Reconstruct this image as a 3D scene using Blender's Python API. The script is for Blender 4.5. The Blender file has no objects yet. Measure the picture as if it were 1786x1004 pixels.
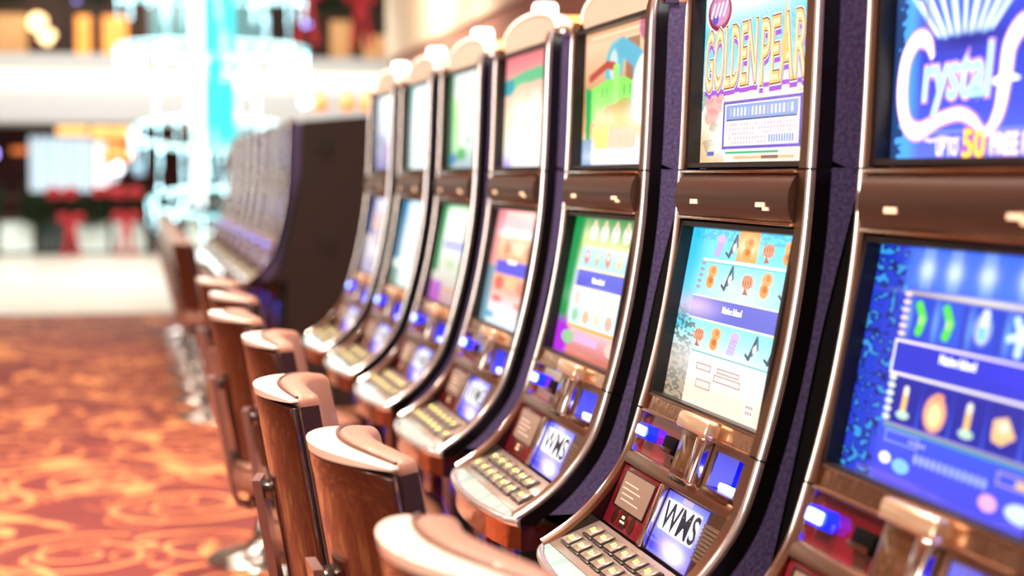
import bpy, bmesh, math, random
import numpy as np
from mathutils import Vector, Matrix

sc = bpy.context.scene
COL = sc.collection
random.seed(7); rng = np.random.default_rng(7)
PI = math.pi

# ------------------------------------------------------------------ camera
F = 2900.0
cam_d = bpy.data.cameras.new('camera'); cam = bpy.data.objects.new('camera', cam_d); COL.objects.link(cam)
sc.camera = cam
cam_d.sensor_width = 36.0; cam_d.lens = F/1786*36
cam_d.clip_start = 0.05; cam_d.clip_end = 200
yaw, pitch = math.radians(13.018), math.radians(3.886)
fwd = Vector((math.sin(yaw)*math.cos(pitch), math.cos(yaw)*math.cos(pitch), -math.sin(pitch)))
rgt = Vector((math.cos(yaw), -math.sin(yaw), 0)); upv = rgt.cross(fwd)
M = Matrix((rgt, upv, -fwd)).transposed().to_4x4(); M.translation = Vector((0, 0, 1.45))
cam.matrix_world = M
cam_d.dof.use_dof = True; cam_d.dof.focus_distance = 2.75; cam_d.dof.aperture_fstop = 2.2

# ------------------------------------------------------------------ view / world
sc.view_settings.view_transform = 'Standard'; sc.view_settings.look = 'None'
sc.view_settings.exposure = 0.35; sc.view_settings.gamma = 1.0
try: sc.view_settings.use_curve_mapping = False
except Exception: pass
w = bpy.data.worlds.new('world'); sc.world = w; w.use_nodes = True
nt = w.node_tree; nt.nodes.clear()
tc = nt.nodes.new('ShaderNodeTexCoord'); sp = nt.nodes.new('ShaderNodeSeparateXYZ')
cr = nt.nodes.new('ShaderNodeValToRGB'); bg = nt.nodes.new('ShaderNodeBackground'); ow = nt.nodes.new('ShaderNodeOutputWorld')
nt.links.new(tc.outputs['Generated'], sp.inputs[0]); nt.links.new(sp.outputs['Z'], cr.inputs[0])
wn = nt.nodes.new('ShaderNodeTexNoise'); wn.inputs['Scale'].default_value = 5.0; wn.inputs['Detail'].default_value = 2.5  # added patches of light in the world for the chrome to reflect
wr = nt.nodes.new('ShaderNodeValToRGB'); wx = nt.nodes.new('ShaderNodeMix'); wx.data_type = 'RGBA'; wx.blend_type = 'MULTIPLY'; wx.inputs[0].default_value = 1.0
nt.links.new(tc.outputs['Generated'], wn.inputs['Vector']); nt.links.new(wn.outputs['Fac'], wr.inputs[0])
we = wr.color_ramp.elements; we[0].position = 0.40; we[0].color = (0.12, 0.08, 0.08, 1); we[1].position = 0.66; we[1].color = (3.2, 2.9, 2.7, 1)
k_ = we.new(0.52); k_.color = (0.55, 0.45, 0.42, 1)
nt.links.new(cr.outputs[0], wx.inputs[6]); nt.links.new(wr.outputs[0], wx.inputs[7]); # added bright spot in the world, left of the aisle, for edge highlights
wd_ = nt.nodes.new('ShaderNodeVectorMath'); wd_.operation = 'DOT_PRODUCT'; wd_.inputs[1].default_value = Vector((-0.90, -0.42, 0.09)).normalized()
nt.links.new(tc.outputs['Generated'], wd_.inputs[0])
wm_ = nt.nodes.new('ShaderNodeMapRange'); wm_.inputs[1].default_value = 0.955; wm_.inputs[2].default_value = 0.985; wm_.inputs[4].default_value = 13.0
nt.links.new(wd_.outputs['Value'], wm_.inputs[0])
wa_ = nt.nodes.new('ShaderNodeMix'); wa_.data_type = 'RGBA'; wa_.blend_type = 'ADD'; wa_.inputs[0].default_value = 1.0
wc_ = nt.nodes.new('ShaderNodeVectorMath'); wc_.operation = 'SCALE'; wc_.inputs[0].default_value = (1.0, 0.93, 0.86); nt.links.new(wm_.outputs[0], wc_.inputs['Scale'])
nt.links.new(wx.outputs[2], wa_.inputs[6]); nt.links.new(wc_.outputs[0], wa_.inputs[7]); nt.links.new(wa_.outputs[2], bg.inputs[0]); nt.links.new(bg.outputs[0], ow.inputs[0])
e = cr.color_ramp.elements
e[0].position = 0.0; e[0].color = (0.16, 0.07, 0.045, 1)
e[1].position = 0.5; e[1].color = (0.95, 0.78, 0.66, 1)
for p_, c_ in ((0.06, (0.55, 0.36, 0.28, 1)), (0.16, (1.0, 0.85, 0.74, 1)), (0.22, (0.45, 0.30, 0.24, 1))):
    k = e.new(p_); k.color = c_
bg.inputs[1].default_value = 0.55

def lamp(name, loc, energy, size, color, spread=PI, rot=(0, 0, 0)):
    l = bpy.data.lights.new(name, 'AREA'); l.shape = 'DISK'; l.size = size; l.energy = energy; l.color = color; l.spread = spread
    o = bpy.data.objects.new(name, l); COL.objects.link(o); o.location = loc; o.rotation_euler = rot
    return o
WARM = (1.0, 0.84, 0.70)
DOWN = [(-0.55, 1.2), (-0.55, 3.4), (-0.55, 5.6), (-0.55, 8.2), (-0.55, 11.0), (-0.55, 14.0), (0.55, 2.3), (0.55, 4.6), (0.55, 7.0), (0.55, 9.8), (0.55, 13.0),
        (-2.2, 3.0), (-2.2, 7.0), (-2.2, 11.5), (2.2, 4.0), (2.2, 9.0), (2.2, 14.0)]
for x, y in DOWN:
    lamp('downlight_beam', (x, y, 3.52), (56 if abs(x) < 1 else (50 if x > 2 else 24))*(1.0 if y < 9 else 0.55), 0.22, WARM, spread=math.radians(130))
# daylight-white ceiling of the atrium beyond the carpet
lamp('atrium_light', (0, 24.5, 7.5), 960, 7.0, (1.0, 0.97, 0.92))
lamp('gallery_light', (0, 33.5, 6.2), 70, 2.0, (1.0, 0.8, 0.6))
lamp('wall_fill', (1.5, 15.8, 3.15), 26, 0.9, (1.0, 0.86, 0.68), math.radians(120), (0, -PI/2-0.12, 0))  # added lamp without a fixture, brightens the cream upper wall
lamp('shop_light', (-1, 40.5, 3.4), 60, 3.0, (1.0, 0.7, 0.5))

# ------------------------------------------------------------------ materials
def lin(c):
    if isinstance(c, str): c = [int(c[i:i+2], 16)/255 for i in (0, 2, 4)]
    return tuple((x/12.92 if x <= 0.04045 else ((x+0.055)/1.055)**2.4) for x in c)
MATS = {}
def mat(name, color, rough=0.5, metal=0.0, emit=None, es=0.0, coat=0.0, bump=None, vary=None, spec=None, trans=0.0, alpha=None):
    if name in MATS: return MATS[name]
    m = bpy.data.materials.new(name); m.use_nodes = True; n = m.node_tree; b = n.nodes['Principled BSDF']
    c = lin(color)
    b.inputs['Base Color'].default_value = (*c, 1); b.inputs['Roughness'].default_value = rough; b.inputs['Metallic'].default_value = metal
    if coat: b.inputs['Coat Weight'].default_value = coat; b.inputs['Coat Roughness'].default_value = 0.05
    if spec is not None: b.inputs['Specular IOR Level'].default_value = spec
    if trans: b.inputs['Transmission Weight'].default_value = trans
    if emit is not None:
        b.inputs['Emission Color'].default_value = (*lin(emit), 1); b.inputs['Emission Strength'].default_value = es
    tcn = n.nodes.new('ShaderNodeTexCoord')
    if vary:   # (scale vector, amount, second colour)
        sc3, amt, c2 = vary
        mp = n.nodes.new('ShaderNodeMapping'); mp.inputs['Scale'].default_value = sc3
        no = n.nodes.new('ShaderNodeTexNoise'); no.inputs['Scale'].default_value = 1.0; no.inputs['Detail'].default_value = 4
        mx = n.nodes.new('ShaderNodeMix'); mx.data_type = 'RGBA'
        rp = n.nodes.new('ShaderNodeMapRange'); rp.inputs[1].default_value = 0.38; rp.inputs[2].default_value = 0.62; rp.inputs[4].default_value = amt
        n.links.new(tcn.outputs['Object'], mp.inputs[0]); n.links.new(mp.outputs[0], no.inputs['Vector'])
        n.links.new(no.outputs['Fac'], rp.inputs[0]); n.links.new(rp.outputs[0], mx.inputs[0])
        mx.inputs[6].default_value = (*c, 1); mx.inputs[7].default_value = (*lin(c2), 1)
        n.links.new(mx.outputs[2], b.inputs['Base Color'])
    if bump:
        no = n.nodes.new('ShaderNodeTexNoise'); no.inputs['Scale'].default_value = bump[0]; no.inputs['Detail'].default_value = 3
        bp = n.nodes.new('ShaderNodeBump'); bp.inputs['Strength'].default_value = bump[1]; bp.inputs['Distance'].default_value = bump[2] if len(bump) > 2 else 0.001
        n.links.new(tcn.outputs['Object'], no.inputs['Vector']); n.links.new(no.outputs['Fac'], bp.inputs['Height'])
        n.links.new(bp.outputs[0], b.inputs['Normal'])
    MATS[name] = m
    return m
CHROME = mat('chrome', 'fbf2ec', 0.13, 1.0)
EDGE = mat('bright_edge_chrome', 'fffcfa', 0.15, 0.9)
BRONZE = mat('bronze_frame', '9c7862', 0.30, 1.0)
BRONZE_D = mat('bronze_dark', '8a6552', 0.24, 1.0)
COPPER = mat('copper_skirt', 'c98f6c', 0.13, 1.0, bump=(14, 0.25, 0.01))
GOLD = mat('gold_chrome', 'dcb090', 0.15, 1.0, bump=(16, 0.25, 0.006))
BLACKG = mat('black_gloss', '0a0709', 0.16, 0.0, coat=0.3)
BLACKM = mat('black_matte', '0a080a', 0.55)
PURPLE = mat('purple_laminate', '40365c', 0.62, bump=(260, 0.6, 0.002), vary=((160, 160, 160), 0.9, '5a4f7c'))
BEZEL = mat('bezel_black', '100c10', 0.38)
BELLY = mat('belly_brown', '3a241c', 0.34, 0.25)
REDG = mat('red_gloss', '640616', 0.12, 0.0, coat=0.8)
REDM = mat('red_plate', '64081a', 0.25, coat=0.4)
SATIN = mat('satin_chrome', 'f4eaea', 0.24, 0.75); SATING = mat('satin_gold', 'f0cfae', 0.26, 0.8)
AMBERW = mat('amber_window', '6a4830', 0.12, 0.5)
LCDG = mat('grey_lcd', '8a7468', 0.25, 0.3)
LCDT = mat('grey_lcd_text', 'b4a498', 0.4)
BLUEL = mat('blue_lens', '3050ff', 0.1, emit='8fa4ff', es=5.0)
BLUEC = mat('blue_lens_rim', '1020ff', 0.1, emit='1422ff', es=1.3)
BLUECUP = mat('blue_cup', '0616c8', 0.18, emit='0410d0', es=0.15)
BLUEW = mat('blue_cup_light', '8090ff', 0.2, emit='a8b4ff', es=3.5)
BTN = mat('button_cap', '6f6358', 0.22, coat=0.4)
BTNB = mat('button_bezel', '2a221f', 0.3)
BTNY = mat('button_symbol', 'e8e060', 0.4, emit='e6e255', es=0.55)
DECK = mat('deck_plate', 'a8948a', 0.22, 0.6)
DECKART = mat('deck_art_glass', 'd4dad4', 0.14, 0.35, vary=((16, 30, 16), 0.8, '7fb4bc'), coat=0.8)
CREAM = mat('topper_cream', 'b8a898', 0.45)
TOPRIM = mat('topper_rim', 'fff2e0', 0.3, emit='fff0da', es=0.9)
CANDLE = mat('candle_lamp', 'ffffff', 0.4, emit='f4fbff', es=2.8)
AMBERG = mat('amber_acrylic', 'ffa860', 0.2, emit='ff9c58', es=0.7)
GRILLE = mat('speaker_grille', '6a5648', 0.4, 0.5)
BADGE = mat('badge_print', 'e6c8a8', 0.4, emit='e6c8a8', es=0.25)
STRUT = mat('copper_strut', '8a4a2a', 0.28, 0.8)
SHELL = mat('walnut_veneer', '4e200c', 0.20, 0.2, coat=0.6, vary=((10, 10, 0.7), 0.7, '2c1008'))
CRESTM = mat('cream_crest', 'e6d2c2', 0.25, coat=0.5)
NAVY = mat('navy_edge', '081426', 0.3, spec=0.25)
LEATHER = mat('plum_leather', '8c5e4c', 0.36, bump=(900, 0.5, 0.0012), coat=0.12)
LEATHS = mat('perforated_plum_leather', '2a0e18', 0.6, spec=0.15, bump=(420, 0.9, 0.003))
LEATHG = mat('grey_plum_leather', '8a6a6c', 0.4, bump=(700, 0.4, 0.0012))
PIPING = mat('piping', '5a3426', 0.35)
CHAIRCH = mat('chair_chrome', '8f8a86', 0.2, 1.0)
BRACK = mat('bracket_metal', 'a07a74', 0.28, 0.7)

# ------------------------------------------------------------------ builders
def finish(bm, name, m, parent=None, smooth=True, angle=35, loc=None):
    bmesh.ops.recalc_face_normals(bm, faces=bm.faces)
    me = bpy.data.meshes.new(name); bm.to_mesh(me); bm.free()
    me.materials.append(m)
    if smooth:
        for p in me.polygons: p.use_smooth = True
        me.set_sharp_from_angle(angle=math.radians(angle))
    o = bpy.data.objects.new(name, me); COL.objects.link(o)
    if parent: o.parent = parent
    if loc: o.location = loc
    return o
def tag(o, label=None, cat=None, group=None, kind=None):
    if label: o['label'] = label
    if cat: o['category'] = cat
    if group: o['group'] = group
    if kind: o['kind'] = kind
    return o
def empty(name, loc, label, cat, group=None, rz=0):
    o = bpy.data.objects.new(name, None); COL.objects.link(o); o.location = loc; o.rotation_euler = (0, 0, rz)
    o.empty_display_size = 0.1
    return tag(o, label, cat, group)
def copy_tree(o, parent=None, skip=()):
    c = o.copy(); COL.objects.link(c); c.parent = parent
    for ch in list(o.children):
        if ch.name.split('.')[0] in skip: continue
        copy_tree(ch, c)
    return c
def hexa(bm, c8):
    v = [bm.verts.new(c) for c in c8]
    for f in ((0, 1, 2, 3), (4, 5, 6, 7), (0, 1, 5, 4), (1, 2, 6, 5), (2, 3, 7, 6), (3, 0, 4, 7)):
        bm.faces.new([v[i] for i in f])
    return v
def box(bm, x0, x1, y0, y1, z0, z1, bev=0, seg=2):
    v = hexa(bm, [(x0, y0, z0), (x1, y0, z0), (x1, y1, z0), (x0, y1, z0), (x0, y0, z1), (x1, y0, z1), (x1, y1, z1), (x0, y1, z1)])
    if bev: bevel(bm, v, bev, seg)
def bevel(bm, verts, bev, seg=2):
    es_ = list({e_ for v in verts for e_ in v.link_edges})
    bmesh.ops.bevel(bm, geom=es_, offset=bev, segments=seg, affect='EDGES', profile=0.5, clamp_overlap=True)
def prism(bm, pts, y0, y1):
    a = [bm.verts.new((x, y0, z)) for x, z in pts]; b = [bm.verts.new((x, y1, z)) for x, z in pts]
    n = len(pts)
    bm.faces.new(a); bm.faces.new(b[::-1])
    for i in range(n): bm.faces.new((a[i], a[(i+1) % n], b[(i+1) % n], b[i]))
def vprism(bm, pts, z0, z1):
    a = [bm.verts.new((x, y, z0)) for x, y in pts]; b = [bm.verts.new((x, y, z1)) for x, y in pts]
    n = len(pts)
    bm.faces.new(a); bm.faces.new(b[::-1])
    for i in range(n): bm.faces.new((a[i], a[(i+1) % n], b[(i+1) % n], b[i]))
def strip(bm, outer, inner, y0, y1):
    """solid between two equally long (x,z) paths, extruded along y"""
    n = len(outer); V = []
    for (ox, oz), (ix, iz) in zip(outer, inner):
        V.append([bm.verts.new(p) for p in ((ox, y0, oz), (ox, y1, oz), (ix, y1, iz), (ix, y0, iz))])
    for i in range(n-1):
        for k in range(4): bm.faces.new((V[i][k], V[i][(k+1) % 4], V[i+1][(k+1) % 4], V[i+1][k]))
    bm.faces.new(V[0]); bm.faces.new(V[-1][::-1])
def tube(bm, path, r, n=10, closed=False, ry=None):
    path = [Vector(p) for p in path]; N = len(path); rings = []
    ref = None
    for i, p in enumerate(path):
        a = path[i-1] if (i > 0 or closed) else p; b = path[(i+1) % N] if (i < N-1 or closed) else p
        t = (b-a).normalized()
        if ref is None:
            ref = Vector((0, 1, 0)) if abs(t.y) < 0.8 else Vector((0, 0, 1))
        s = t.cross(ref).normalized(); u = s.cross(t).normalized(); ref = u
        rr = r[i] if isinstance(r, (list, tuple)) else r
        rings.append([bm.verts.new(p + s*math.cos(2*PI*k/n)*rr + u*math.sin(2*PI*k/n)*(ry or rr)) for k in range(n)])
    for i in range(N if closed else N-1):
        A, B = rings[i], rings[(i+1) % N]
        for k in range(n): bm.faces.new((A[k], A[(k+1) % n], B[(k+1) % n], B[k]))
    if not closed: bm.faces.new(rings[0][::-1]); bm.faces.new(rings[-1])
def lathe(bm, prof, n=32, c=(0, 0, 0), axis='z'):
    rings = []
    for r, z in prof:
        rings.append([bm.verts.new((c[0]+r*math.cos(2*PI*k/n), c[1]+r*math.sin(2*PI*k/n), c[2]+z)) for k in range(n)])
    for A, B in zip(rings, rings[1:]):
        for k in range(n): bm.faces.new((A[k], A[(k+1) % n], B[(k+1) % n], B[k]))
    bm.faces.new(rings[0][::-1]); bm.faces.new(rings[-1])
def ball(bm, c, r, u=10, v=6):
    bmesh.ops.create_uvsphere(bm, u_segments=u, v_segments=v, radius=r, matrix=Matrix.Translation(c))

# text as mesh -------------------------------------------------------
_tc = {}
def text_mesh(s, size, offset=0.0, extrude=0.0005, sx=1.0, shear=0.0):
    cu = bpy.data.curves.new('t', 'FONT'); cu.body = s; cu.size = size; cu.offset = offset; cu.extrude = extrude
    cu.align_x = 'CENTER'; cu.align_y = 'CENTER'; cu.shear = shear; cu.resolution_u = 3
    o = bpy.data.objects.new('t', cu); COL.objects.link(o)
    dg = bpy.context.evaluated_depsgraph_get(); dg.update()
    me = bpy.data.meshes.new_from_object(o.evaluated_get(dg)); bpy.data.objects.remove(o); bpy.data.curves.remove(cu)
    co = np.empty(len(me.vertices)*3, np.float32); me.vertices.foreach_get('co', co); co = co.reshape(-1, 3); co[:, 0] *= sx
    return me, co

# ------------------------------------------------------------------ the slot machine's side curve (X towards the wall, Z up)
RX = 1.25; W = 0.59; HW = W/2
CTRL = [(0.985, 1.80), (0.974, 1.758), (0.969, 1.64), (0.966, 1.557), (0.961, 1.46), (0.953, 1.355), (0.938, 1.25), (0.917, 1.145),
        (0.889, 1.041), (0.856, 0.948), (0.806, 0.878), (0.757, 0.834), (0.708, 0.803), (0.69, 0.795)]
cp = np.array(CTRL)
def catmull(P, n=12):
    out = []
    Q = np.vstack([2*P[0]-P[1], P, 2*P[-1]-P[-2]])
    for i in range(1, len(Q)-2):
        for t in np.linspace(0, 1, n, endpoint=False):
            a, b, c, d = Q[i-1:i+3]
            out.append(0.5*((2*b)+(-a+c)*t+(2*a-5*b+4*c-d)*t*t+(-a+3*b-3*c+d)*t**3))
    out.append(P[-1]); return np.array(out)
CV = catmull(cp)[::-1]          # ascending z
def prof(z0, z1, n=24, d=0.0):
    # equal steps along the arc
    zz = CV[:, 1]; L = np.concatenate([[0], np.cumsum(np.hypot(*np.diff(CV, axis=0).T))])
    l0, l1 = np.interp([z0, z1], zz, L); ls = np.linspace(l0, l1, n)
    X = np.interp(ls, L, CV[:, 0]); Z = np.interp(ls, L, zz)
    dl = 0.006
    tx = np.interp(ls+dl, L, CV[:, 0])-np.interp(ls-dl, L, CV[:, 0]); tz = np.interp(ls+dl, L, zz)-np.interp(ls-dl, L, zz)
    h = np.hypot(tx, tz); nx, nz = -tz/h, tx/h
    return [(float(x-RX), float(z)) for x, z in zip(X+nx*d, Z+nz*d)]
class Frame:
    def __init__(s, p0, p1):
        s.p0 = np.array(p0, float); s.p1 = np.array(p1, float); v = s.p1-s.p0; s.h = float(np.hypot(*v)); s.d = v/s.h
        s.n = np.array([-s.d[1], s.d[0]])
    def pt(s, u, v, w=0.0):
        q = s.p0+s.d*v+s.n*w
        return (float(q[0]-RX), HW-u, float(q[1]))
    def box(s, bm, u0, u1, v0, v1, w0, w1, bev=0, seg=2):
        vs = hexa(bm, [s.pt(u0, v0, w0), s.pt(u1, v0, w0), s.pt(u1, v1, w0), s.pt(u0, v1, w0), s.pt(u0, v0, w1), s.pt(u1, v0, w1), s.pt(u1, v1, w1), s.pt(u0, v1, w1)])
        if bev: bevel(bm, vs, bev, seg)
    def text(s, name, t, size, u, v, w, m, parent, offset=0.0, sx=1.0, shear=0.0, arch=0.0, grow=0.0):
        me, co = text_mesh(t, size, offset, 0.0004, sx, shear)
        if grow: co[:, 1] *= 1+grow*(co[:, 0]-co[:, 0].mean())
        if arch: co[:, 1] += arch*co[:, 0]
        out = np.array([s.pt(u+c[0], v+c[1], w+c[2]) for c in co], np.float32)
        me.vertices.foreach_set('co', out.ravel()); me.materials.clear(); me.materials.append(m); me.update()
        o = bpy.data.objects.new(name, me); COL.objects.link(o); o.parent = parent
        return o
def _tf(s, name, t, u0, u1, v0, v1, w, m, parent, offset=0.0, shear=0.0, pad=0.0, rise=0.0):
    me, co = text_mesh(t, 1.0, offset, 0.0, 1.0, shear)
    me0, c0 = text_mesh(t, 1.0, 0.0, 0.0, 1.0, shear)
    lo, hi = c0.min(0), c0.max(0); bpy.data.meshes.remove(me0)
    X = u0+(co[:, 0]-lo[0])/(hi[0]-lo[0])*(u1-u0); Y = v0+(co[:, 1]-lo[1])/(hi[1]-lo[1])*(v1-v0)
    Y += rise*(X-u0)
    if pad:
        cx = (u0+u1)/2; cy = (v0+v1)/2
        Y = Y+np.sign(Y-cy)*pad*np.clip(np.abs(Y-cy)/((v1-v0)/2)-0.6, 0, 1)
    out = np.array([s.pt(a, b, w) for a, b in zip(X, Y)], np.float32)
    me.vertices.foreach_set('co', out.ravel()); me.materials.clear(); me.materials.append(m); me.update()
    o = bpy.data.objects.new(name, me); COL.objects.link(o); o.parent = parent
    return o
Frame.text_fit = _tf
FT = Frame((0.9615, 1.463), (0.973, 1.765))
FL = Frame((0.896, 1.063), (0.954, 1.370))
FA = Frame((0.861, 0.965), (0.886, 1.034))
FB = Frame((0.804, 0.846), (0.848, 0.946))
FD = Frame((0.690, 0.797), (0.806, 0.842))      # button deck: v runs from the front edge back
def bands(name, z0, z1, u0, u1, d0, d1, m, parent, n=24):
    bm = bmesh.new(); strip(bm, prof(z0, z1, n, d0), prof(z0, z1, n, d1), HW-u0, HW-u1)
    return finish(bm, name, m, parent)
def prism_u(bm, pts, u0, u1): prism(bm, [(x-RX, z) for x, z in pts], HW-u0, HW-u1)

def front_x(u):            # plan of the bowed deck front
    t = (2*u/W-1)
    return 0.664+0.034*t*t+0.012*abs(t)**10

def build_machine():
    root = empty('slot_machine', (RX, 0, 0), 'slot machine', 'slot machine')
    # carcass behind the curved face
    bm = bmesh.new()
    front = [(x+RX, z) for x, z in prof(0.845, 1.79, 44, -0.045)]
    prism_u(bm, front[::-1]+[(0.84, 0.80), (0.90, 0.74), (0.90, 0.02), (1.55, 0.02), (1.55, 1.79)], 0.004, W-0.004)
    finish(bm, 'cabinet', BLACKM, root, angle=25)
    # textured side trim, upper and lower piece
    for u0, u1 in ((W-0.004, W-0.001), (0.001, 0.004)):
        bm = bmesh.new()
        a = [(x+RX, z) for x, z in prof(1.472, 1.785, 16, -0.027)]
        prism_u(bm, a[::-1]+[(1.05, 1.445), (1.54, 1.30), (1.54, 1.785)], u0, u1)
        finish(bm, 'side_trim', PURPLE, root, smooth=False)
        bm = bmesh.new()
        pl = prof(0.83, 1.462, 30, -0.027)
        rear = [(float(np.interp(z, [0.80, 0.835, 0.90, 1.06, 1.236, 1.43, 1.46], [0.87, 0.885, 0.905, 0.941, 0.978, 1.029, 1.05]))-RX, z) for x, z in pl]
        strip(bm, pl, rear, HW-u0, HW-u1)
        finish(bm, 'side_trim', PURPLE, root, smooth=False)
    # black side frames, bronze faces, chrome edge strips in three lengths
    segs = ((0.802, 1.036), (1.039, 1.457), (1.460, 1.785))
    for z0, z1 in segs:
        for u0, u1 in ((0.0, 0.026), (W-0.036, W)):
            bands('side_frame', z0, z1, u0, u1, -0.004, -0.026, BLACKG, root)
    for z0, z1 in segs:
        bands('frame_face', z0, z1, 0.001, 0.025, 0.004, -0.0035, BRONZE, root)
        bands('frame_face', z0, z1, W-0.048, W-0.018, 0.004, -0.0035, BRONZE, root)
        bm = bmesh.new(); tube(bm, [(x, HW-(W-0.006), z) for x, z in prof(z0, z1, 26, 0.002)], 0.0072, 12)
        finish(bm, 'edge_strip', EDGE, root, angle=60)
        bm = bmesh.new(); tube(bm, [(x, HW-0.003, z) for x, z in prof(z0, z1, 26, 0.003)], 0.0042, 8)
        finish(bm, 'edge_strip', CHROME, root, angle=60)
    # screen bezels (recess walls)
    for nm, fr, pad in (('top_bezel', FT, 0.0), ('lower_bezel', FL, 0.0)):
        bm = bmesh.new()
        fr.box(bm, 0.026, 0.034, 0, fr.h, -0.042, 0.0)
        fr.box(bm, 0.534, 0.545, 0, fr.h, -0.042, 0.0)
        fr.box(bm, 0.034, 0.534, fr.h-0.008, fr.h, -0.042, 0.0)
        fr.box(bm, 0.034, 0.534, 0, 0.008, -0.042, 0.0)
        fr.box(bm, 0.034, 0.534, 0.008, fr.h-0.008, -0.042, -0.024)
        finish(bm, nm, BEZEL, root)
    # belly panel between the screens
    bm = bmesh.new(); fb = Frame((0.953, 1.374), (0.9605, 1.457)); hb = fb.h
    N = 10; ring = [(0.006+(hb-0.012)*k/N, 0.004+0.012*math.sin(PI*k/N)**0.7) for k in range(N+1)]
    o_ = [fb.pt(0, v, w_) for v, w_ in ring]; i_ = [fb.pt(0, v, -0.04) for v, w_ in ring]
    strip(bm, [(p[0], p[2]) for p in o_], [(p[0], p[2]) for p in i_], HW-0.027, HW-0.540)
    bp_ = finish(bm, 'belly_panel', BELLY, root)
    bm = bmesh.new(); fb.box(bm, 0.027, 0.542, 0.0, 0.005, -0.03, 0.010, 0.001); fb.box(bm, 0.027, 0.542, hb-0.005, hb, -0.03, 0.012, 0.001)
    finish(bm, 'belly_trim', GOLD, root)
    bm = bmesh.new(); fb.box(bm, 0.11, 0.145, 0.026, 0.034, 0.012, 0.0165); finish(bm, 'badge', BADGE, bp_)
    bm = bmesh.new(); fb.box(bm, 0.415, 0.452, 0.026, 0.033, 0.012, 0.0165); fb.box(bm, 0.445, 0.466, 0.021, 0.026, 0.011, 0.0162); finish(bm, 'badge', BADGE, bp_)
    # sill under the lower screen
    bm = bmesh.new(); fs = Frame((0.887, 1.037), (0.8955, 1.063))
    fs.box(bm, 0.026, 0.545, 0, fs.h, -0.04, -0.002); finish(bm, 'screen_sill', GOLD, root)
    bm = bmesh.new(); fs.box(bm, 0.026, 0.545, -0.003, 0.002, -0.03, 0.004, 0.001); fs.box(bm, 0.026, 0.545, fs.h, fs.h+0.004, -0.03, 0.002, 0.001); finish(bm, 'sill_trim', BRONZE, root)
    # player panel A: red gloss plate with lens, slot, note acceptor and ticket cup
    bm = bmesh.new(); FA.box(bm, 0.026, 0.246, 0, FA.h, -0.04, -0.010); pa = finish(bm, 'card_panel', REDG, root)
    bm = bmesh.new()
    for u0, u1, v0, v1 in ((0.026, 0.246, -0.002, 0.003), (0.026, 0.030, 0.003, FA.h), (0.242, 0.246, 0.003, FA.h)):
        FA.box(bm, u0, u1, v0, v1, -0.02, 0.0, 0.0008)
    finish(bm, 'panel_rim', CHROME, pa)
    bm = bmesh.new()       # hexagonal blue lens
    hx = [(0.036, 0.041), (0.050, 0.055), (0.098, 0.055), (0.112, 0.041), (0.098, 0.028), (0.050, 0.028)]
    a = [bm.verts.new(FA.pt(u, v, -0.010)) for u, v in hx]; cu_, cv_ = 0.074, 0.041
    b = [bm.verts.new(FA.pt(cu_+(u-cu_)*0.92, cv_+(v-cv_)*0.92, 0.008)) for u, v in hx]
    for i in range(6): bm.faces.new((a[i], a[(i+1) % 6], b[(i+1) % 6], b[i]))
    bm.faces.new(a[::-1]); bm.faces.new(b)
    ln = finish(bm, 'indicator_lens', BLUEC, pa, smooth=False)
    bm = bmesh.new(); FA.box(bm, 0.050, 0.097, 0.033, 0.050, 0.0075, 0.0120, 0.003); finish(bm, 'lens_glow', BLUEL, ln)
    bm = bmesh.new(); FA.box(bm, 0.166, 0.226, 0.024, 0.052, -0.012, -0.002, 0.001); sl = finish(bm, 'card_slot', mat('slot_black', '040303', 0.7, spec=0.05), pa)
    bm = bmesh.new(); FA.box(bm, 0.169, 0.223, 0.025, 0.033, -0.003, 0.004, 0.001); finish(bm, 'slot_lip', BRONZE_D, sl)
    bm = bmesh.new(); vs = [FA.pt(u, v, w_) for w_ in (-0.011, -0.0085) for u, v in ((0.18, 0.004), (0.218, 0.004), (0.211, 0.018), (0.187, 0.018))]
    hexa(bm, vs); finish(bm, 'slot_label', BRONZE_D, pa, smooth=False)
    # note acceptor housing
    bm = bmesh.new(); FA.box(bm, 0.248, 0.352, -0.002, FA.h+0.002, -0.035, 0.003, 0.003, 2); ac = finish(bm, 'note_acceptor', BRONZE, root)
    bm = bmesh.new(); FA.box(bm, 0.350, 0.384, -0.004, FA.h+0.004, -0.035, 0.018, 0.007, 3); finish(bm, 'acceptor_cheek', CHROME, ac)
    bm = bmesh.new(); FA.box(bm, 0.259, 0.338, 0.008, 0.066, -0.002, 0.0045, 0.001); finish(bm, 'acceptor_window', AMBERW, ac)
    bm = bmesh.new(); FA.box(bm, 0.252, 0.390, FA.h+0.001, FA.h+0.030, -0.02, 0.022, 0.007, 3); finish(bm, 'acceptor_hood', SATING, ac)
    bm = bmesh.new(); FA.box(bm, 0.258, 0.343, -0.012, -0.003, -0.01, 0.0050, 0.001); finish(bm, 'acceptor_mouth', BLACKG, ac)
    # ticket cup
    bm = bmesh.new(); FA.box(bm, 0.388, 0.545, 0, FA.h, -0.045, -0.034); FA.box(bm, 0.388, 0.404, 0, FA.h, -0.034, -0.003); FA.box(bm, 0.520, 0.545, 0, FA.h, -0.034, -0.003)
    FA.box(bm, 0.404, 0.520, FA.h-0.010, FA.h, -0.034, -0.003); FA.box(bm, 0.404, 0.520, 0, 0.008, -0.034, -0.003); cu2 = finish(bm, 'ticket_cup', BRONZE, root)
    bm = bmesh.new()
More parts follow.
